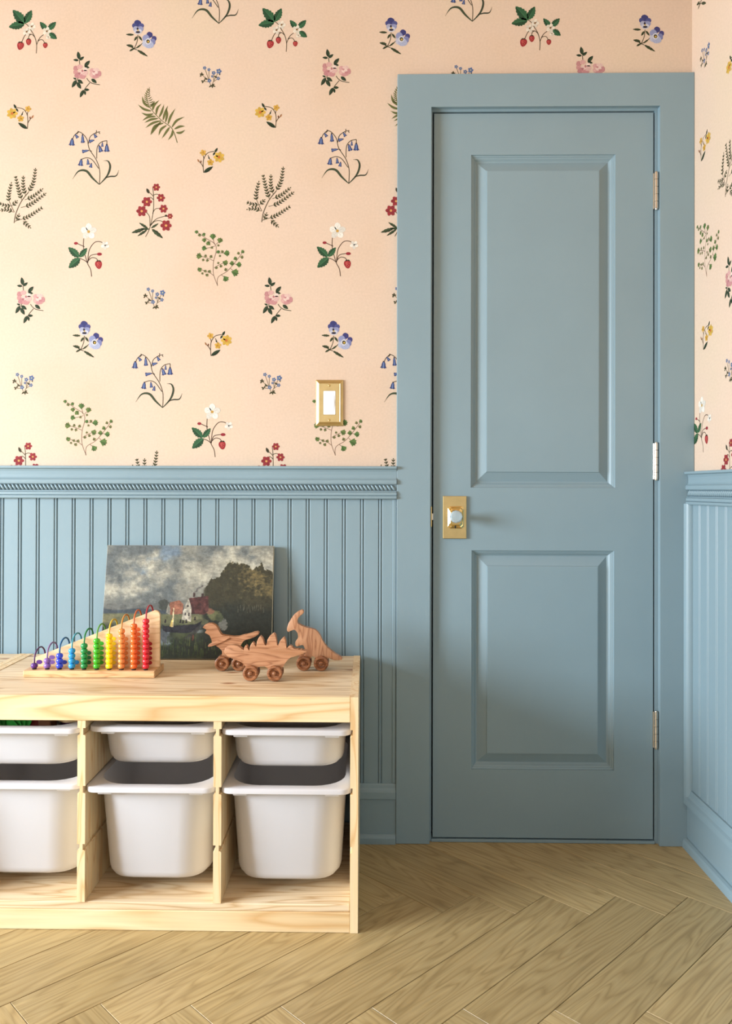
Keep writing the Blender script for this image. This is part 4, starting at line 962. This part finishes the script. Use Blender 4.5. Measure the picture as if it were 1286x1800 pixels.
colors = np.ones((nx * ny, 4, 4), np.float32); colors[:, :, :3] = cl[:, None, :]
at = me.color_attributes.new('Col', 'FLOAT_COLOR', 'CORNER'); at.data.foreach_set('color', colors.ravel())
mm, nt, b = new_mat('oil_paint'); a = N(nt, 'ShaderNodeAttribute', attribute_name='Col'); nt.links.new(a.outputs['Color'], b.inputs['Base Color']); b.inputs['Roughness'].default_value = 0.5; b.inputs['Specular IOR Level'].default_value = 0.25
me.materials.append(mm)
painting = tag(empty('painting', (-1.3945, -0.074 + 0.001, UH + 0.0005)), 'unframed oil landscape with a red roofed cottage and stormy sky, leaning on the beadboard', 'painting')
lean = math.atan2(0.058, 0.302)
painting.rotation_euler = (-lean, 0, 0)
build('painted_canvas', me, None, painting)
MAT['linen'] = flat_mat('aged_linen', (196, 186, 160), rough=0.8, noise=0.08, nscale=60)
bm = bmesh.new(); e = 0.0
for (x0, x1, z0, z1) in ((-PWD / 2, -PWD / 2 + 0.002, 0, PHT), (PWD / 2 - 0.002, PWD / 2, 0, PHT), (-PWD / 2 + 0.002, PWD / 2 - 0.002, 0, 0.002), (-PWD / 2 + 0.002, PWD / 2 - 0.002, PHT - 0.002, PHT)): box(bm, x0, x1, -PTH + 0.0003, 0, z0, z1)
tag(build('canvas_edge', bm, MAT['linen'], painting), 'bare cream canvas wrapped round the edges')
for (x0, x1, z0, z1) in ((-PWD / 2 + .0025, -PWD / 2 + .04, .0025, PHT - .0025), (PWD / 2 - .04, PWD / 2 - .0025, .0025, PHT - .0025), (-PWD / 2 + .0405, PWD / 2 - .0405, .0025, .04), (-PWD / 2 + .0405, PWD / 2 - .0405, PHT - .04, PHT - .0025)):
    build('stretcher_bar', boxbm(x0, x1, -PTH + 0.001, -0.0005, z0, z1), MAT['birch_base'], painting)

# ------------------------------------------------------------------ rainbow bead abacus
AX, AYF, AYB = -1.5845, -0.2960, -0.2060
ab = tag(empty('abacus', (AX, (AYF + AYB) / 2, UH + 0.0004)), 'rainbow bead abacus with ten arched wires on a sloping birch panel', 'abacus')
T = Matrix.Translation((-AX, -(AYF + AYB) / 2, -(UH + 0.0004)))
def apart(name, bm, mat, parent=ab, **k):
    bmesh.ops.transform(bm, matrix=T, verts=bm.verts[:]); return build(name, bm, mat, parent, **k)
B0, B1 = UH + 0.0004, UH + 0.0170
apart('base', boxbm(-1.7455, -1.4225, AYF, AYB, B0, B1, bevel=0.0015, seg=2), MAT['birch_base'])
panel_poly = catmull([(-1.7430, 0.5500)], 1) if False else [(-1.7400, B1), (-1.4215, B1)]
panel_poly += [(-1.4215, 0.668)] + [(-1.4335 + 0.012 * math.cos(math.radians(a)), 0.6690 + 0.012 * math.sin(math.radians(a))) for a in range(0, 112, 14)]
panel_poly += [(-1.7255 + 0.0150 * math.cos(math.radians(a)), 0.5490 + 0.0150 * math.sin(math.radians(a))) for a in range(112, 182, 14)]
YP0, YP1 = -0.2520, -0.2440
panel = apart('back_panel', prism(bmesh.new(), panel_poly, 'Y', YP0, YP1, bevel=0.0008), MAT['birch'])
bead_cols = [(86, 36, 128), (128, 92, 168), (46, 70, 200), (36, 150, 222), (22, 138, 70), (58, 172, 34), (250, 220, 20), (222, 140, 74), (228, 104, 40), (212, 28, 46)]
wire_cols = [(84, 50, 92), (128, 100, 146), (32, 92, 140), (74, 152, 172), (30, 120, 62), (96, 156, 70), (206, 178, 52), (196, 136, 62), (196, 100, 52), (160, 44, 54)]
wx = [-1.7243, -1.6924, -1.6618, -1.6313, -1.6009, -1.5696, -1.5390, -1.5085, -1.4780, -1.4482]
names = ['violet', 'lilac', 'blue', 'sky blue', 'dark green', 'light green', 'yellow', 'pale orange', 'orange', 'red']
YL0, YL1 = -0.2800, -0.2160
bh = 0.01215
bprof = [(0.0030, -bh / 2), (0.0058, -bh / 2 + 0.0004), (0.0078, -bh / 2 + 0.0024), (0.0086, 0.0), (0.0078, bh / 2 - 0.0024), (0.0058, bh / 2 - 0.0004), (0.0030, bh / 2)]
bead_me0 = None
prints = [[0], [0, 1], [0], [0], [0, 1, 2], [0, 1, 2, 3, 4], [0, 1, 2, 3, 4, 5], [0, 1, 2, 3, 4, 5], [0, 1, 2, 3, 4, 5, 6, 7], [0, 1, 2, 3, 4]]
for i in range(10):
    bmat = flat_mat(names[i].replace(' ', '_') + '_bead_lacquer', bead_cols[i], rough=0.22, coat=0.3); wmat = flat_mat(names[i].replace(' ', '_') + '_wire_coating', wire_cols[i], rough=0.35)
    zt = 0.589 + (0.695 - 0.589) * i / 9 - 0.0022
    r = (YL1 - YL0) / 2; yc = (YL0 + YL1) / 2; rz = 0.026
    pts = [(wx[i], YL0, B1 - 0.003), (wx[i], YL0, zt - rz)] + [(wx[i], yc - r * math.cos(math.radians(a)), zt - rz + rz * math.sin(math.radians(a))) for a in range(12, 180, 12)] + [(wx[i], YL1, zt - rz), (wx[i], YL1, B1 - 0.003)]
    w = apart('wire_arch', tube(bmesh.new(), pts, 0.0021, 8), wmat, smooth=True); tag(w, names[i] + ' coated wire arch')
    for k in range(i + 1):
        z = B1 + 0.0028 + bh / 2 + k * (bh + 0.00015)
        if k == 0:
            bm0 = lathe(bmesh.new(), bprof, 16); bme = mesh_from(bm0, 'bead', True); bme.materials.append(bmat)
        o = bpy.data.objects.new('bead', bme); o.location = (wx[i] - AX, YL0 - (AYF + AYB) / 2, z - (UH + 0.0004)); link(o, ab)
        o['label'] = names[i] + ' bead'
    apart('grommet', lathe(bmesh.new(), [(0.0055, B1), (0.0055, B1 + 0.0022), (0.0022, B1 + 0.0026)], 12, Matrix.Translation((wx[i], YL0, 0))), MAT['dark'], w)
    # flat printed bead marks on the panel
    pc = tuple(c * 0.94 for c in bead_cols[i]) if i not in (9, 2, 4) else tuple(c * 0.74 for c in bead_cols[i])
    pm = flat_mat(names[i].replace(' ', '_') + '_panel_print', pc, rough=0.45)
    bm = bmesh.new()
    for k in prints[i]:
        cz = B1 + 0.0115 + k * 0.0118; cx = wx[i] + 0.0004
        vs = [bm.verts.new((cx + 0.0078 * math.cos(2 * math.pi * a / 16), YP0 - 0.0003, cz + 0.0054 * math.sin(2 * math.pi * a / 16))) for a in range(16)]
        bm.faces.new(vs)
    apart('printed_bead_marks', bm, pm, panel)

# ------------------------------------------------------------------ wooden dinosaurs on wheels
def toy(name, label, out, origin, sc, wheels, yplane, thick, extra=(), mat='cherry', wheel_r=None, slots_=()):
    """outline traced in crop units -> metres on the toy's own upright plane"""
    def W(p): q = on_plane(origin[0] + p[0] * sc, origin[1] + p[1] * sc, 1, yplane); return (q.x, q.z)
    wc = [W(p) for p in wheels]; r = wheel_r
    base_z = UH - 0.0001
    dzs = base_z + r - sum(c[1] for c in wc) / 2
    cx = (wc[0][0] + wc[1][0]) / 2
    root = tag(empty(name, (cx, yplane + thick / 2, UH)), label, 'wooden toy', 'wooden dinosaur toys on wheels')
    Tm = Matrix.Translation((-cx, -(yplane + thick / 2), -UH))
    def add(nm, bm, m_, parent=root, **k):
        bmesh.ops.transform(bm, matrix=Tm, verts=bm.verts[:]); return build(nm, bm, m_, parent, **k)
    poly = [W(p) for p in out]; poly = [(x, z + dzs) for x, z in poly]
    add('body', prism(bmesh.new(), poly, 'Y', yplane, yplane + thick, bevel=0.0014, seg=2), MAT[mat], smooth=True, angle=32)
    for nm, pl, th in extra:
        pp = [W(p) for p in pl]; pp = [(x, z + dzs) for x, z in pp]
        add(nm, prism(bmesh.new(), pp, 'Y', yplane - th, yplane - 0.0002, bevel=0.0012, seg=2), MAT[mat], smooth=True, angle=32)
    wt = 0.0105
    prof = [(0.0032, 0.0), (r - 0.0030, 0.0), (r - 0.0010, 0.0010), (r, 0.0035), (r, wt - 0.0035), (r - 0.0010, wt - 0.0012), (r - 0.0035, wt), (r - 0.0060, wt - 0.0004), (r * 0.52, wt - 0.0042), (0.0068, wt - 0.0046), (0.0032, wt - 0.0046)]
    pegp = [(0.0030, -0.004), (0.0030, wt - 0.0046), (0.0056, wt - 0.0045), (0.0060, wt - 0.0030), (0.0054, wt + 0.0004), (0.0036, wt + 0.0020), (0.0001, wt + 0.0024)]
    for (x, z) in wc:
        zz = base_z + r + 0.0003
        for side in (-1, 1):
            yy = yplane - 0.0009 if side < 0 else yplane + thick + 0.0009
            Mx = Matrix.Translation((x, yy, zz)) @ Matrix.Rotation(math.radians(90 * (1 if side < 0 else -1)), 4, 'X')
            wmesh = add('wheel', lathe(bmesh.new(), prof, 28, Mx), MAT['wheel'], smooth=True, angle=40)
            add('axle_peg', lathe(bmesh.new(), pegp, 16, Mx), MAT['wheel'], wmesh, smooth=True, angle=40)
    return root
S3 = 320.0 / 1286
steg = [(215, 395), (220, 372), (240, 354), (280, 346), (312, 352), (338, 370), (353, 386), (359, 380), (357, 362), (368, 347), (379, 353), (384, 372), (388, 390), (397, 389), (396, 362), (404, 342), (419, 325), (432, 340), (437, 362), (446, 360), (446, 325), (455, 302), (471, 280), (488, 298), (497, 322), (501, 351), (518, 352), (520, 312), (535, 286), (566, 261), (580, 276), (585, 312), (586, 348), (600, 356), (607, 322), (619, 306), (639, 289), (650, 310), (653, 346), (651, 370), (660, 374), (668, 358), (683, 348), (698, 358), (703, 374), (716, 380), (740, 374), (742, 384), (762, 376), (769, 388), (785, 384), (798, 386), (796, 398), (770, 412), (722, 424), (682, 431), (660, 450), (645, 476), (628, 506), (610, 552), (540, 552), (525, 505), (505, 492), (468, 492), (450, 505), (435, 552), (385, 552), (372, 500), (360, 478), (322, 455), (270, 440), (236, 424)]
toy('wooden_stegosaurus', 'wooden stegosaurus on wheels with a row of back plates, standing before the other two', steg, (340, 1050), S3, [(405, 542), (575, 542)], -0.3120, 0.0180, wheel_r=0.0190)
S7 = 150.0 / 1286
rap = [(50, 130), (80, 95), (130, 72), (190, 70), (240, 95), (275, 132), (300, 190), (320, 240), (345, 258), (450, 265), (520, 272), (590, 270), (660, 262), (740, 235), (830, 205), (880, 197), (901, 215), (890, 240), (850, 265), (780, 296), (722, 317), (692, 312), (675, 330), (645, 365), (605, 415), (590, 460), (630, 520), (660, 680), (560, 690), (520, 600), (470, 575), (430, 600), (400, 690), (310, 690), (330, 600), (352, 520), (350, 480), (300, 440), (255, 410), (215, 385), (185, 350), (183, 290), (165, 250), (130, 235), (84, 214), (90, 194), (122, 165), (110, 156), (60, 142)]
rap_arm = [(133, 408), (150, 380), (200, 352), (330, 300), (440, 276), (468, 284), (380, 332), (260, 392), (190, 410), (150, 422)]
toy('wooden_raptor', 'wooden raptor on wheels with an open beak, between the painting and the plated dinosaur', rap, (350, 1090), S7, [(350, 670), (605, 670)], -0.2080, 0.0180, extra=[('arm', rap_arm, 0.0045)], wheel_r=0.0187)
par = [(120, 425), (122, 390), (140, 330), (175, 265), (230, 190), (290, 145), (350, 120), (372, 135), (375, 160), (355, 185), (335, 200), (305, 215), (285, 230), (270, 265), (268, 310), (285, 325), (310, 350), (350, 372), (420, 385), (480, 400), (540, 415), (590, 455), (625, 510), (650, 570), (680, 640), (730, 700), (790, 750), (860, 790), (930, 825), (958, 847), (950, 870), (900, 878), (840, 880), (780, 860), (740, 830), (712, 880), (700, 930), (590, 930), (575, 860), (545, 835), (515, 805), (485, 812), (465, 860), (450, 930), (330, 930), (350, 860), (400, 800), (403, 730), (392, 685), (375, 648), (342, 638), (310, 650), (285, 672), (262, 670), (245, 645), (245, 610), (260, 582), (288, 560), (298, 520), (290, 470), (265, 430), (235, 408), (200, 415), (175, 435), (155, 452), (130, 448)]
toy('wooden_parasaurolophus', 'wooden crested dinosaur on wheels with a long tail near the table end', par, (490, 1060), S7, [(375, 918), (637, 918)], -0.2000, 0.0180, mat='cherry_z', wheel_r=0.0190)
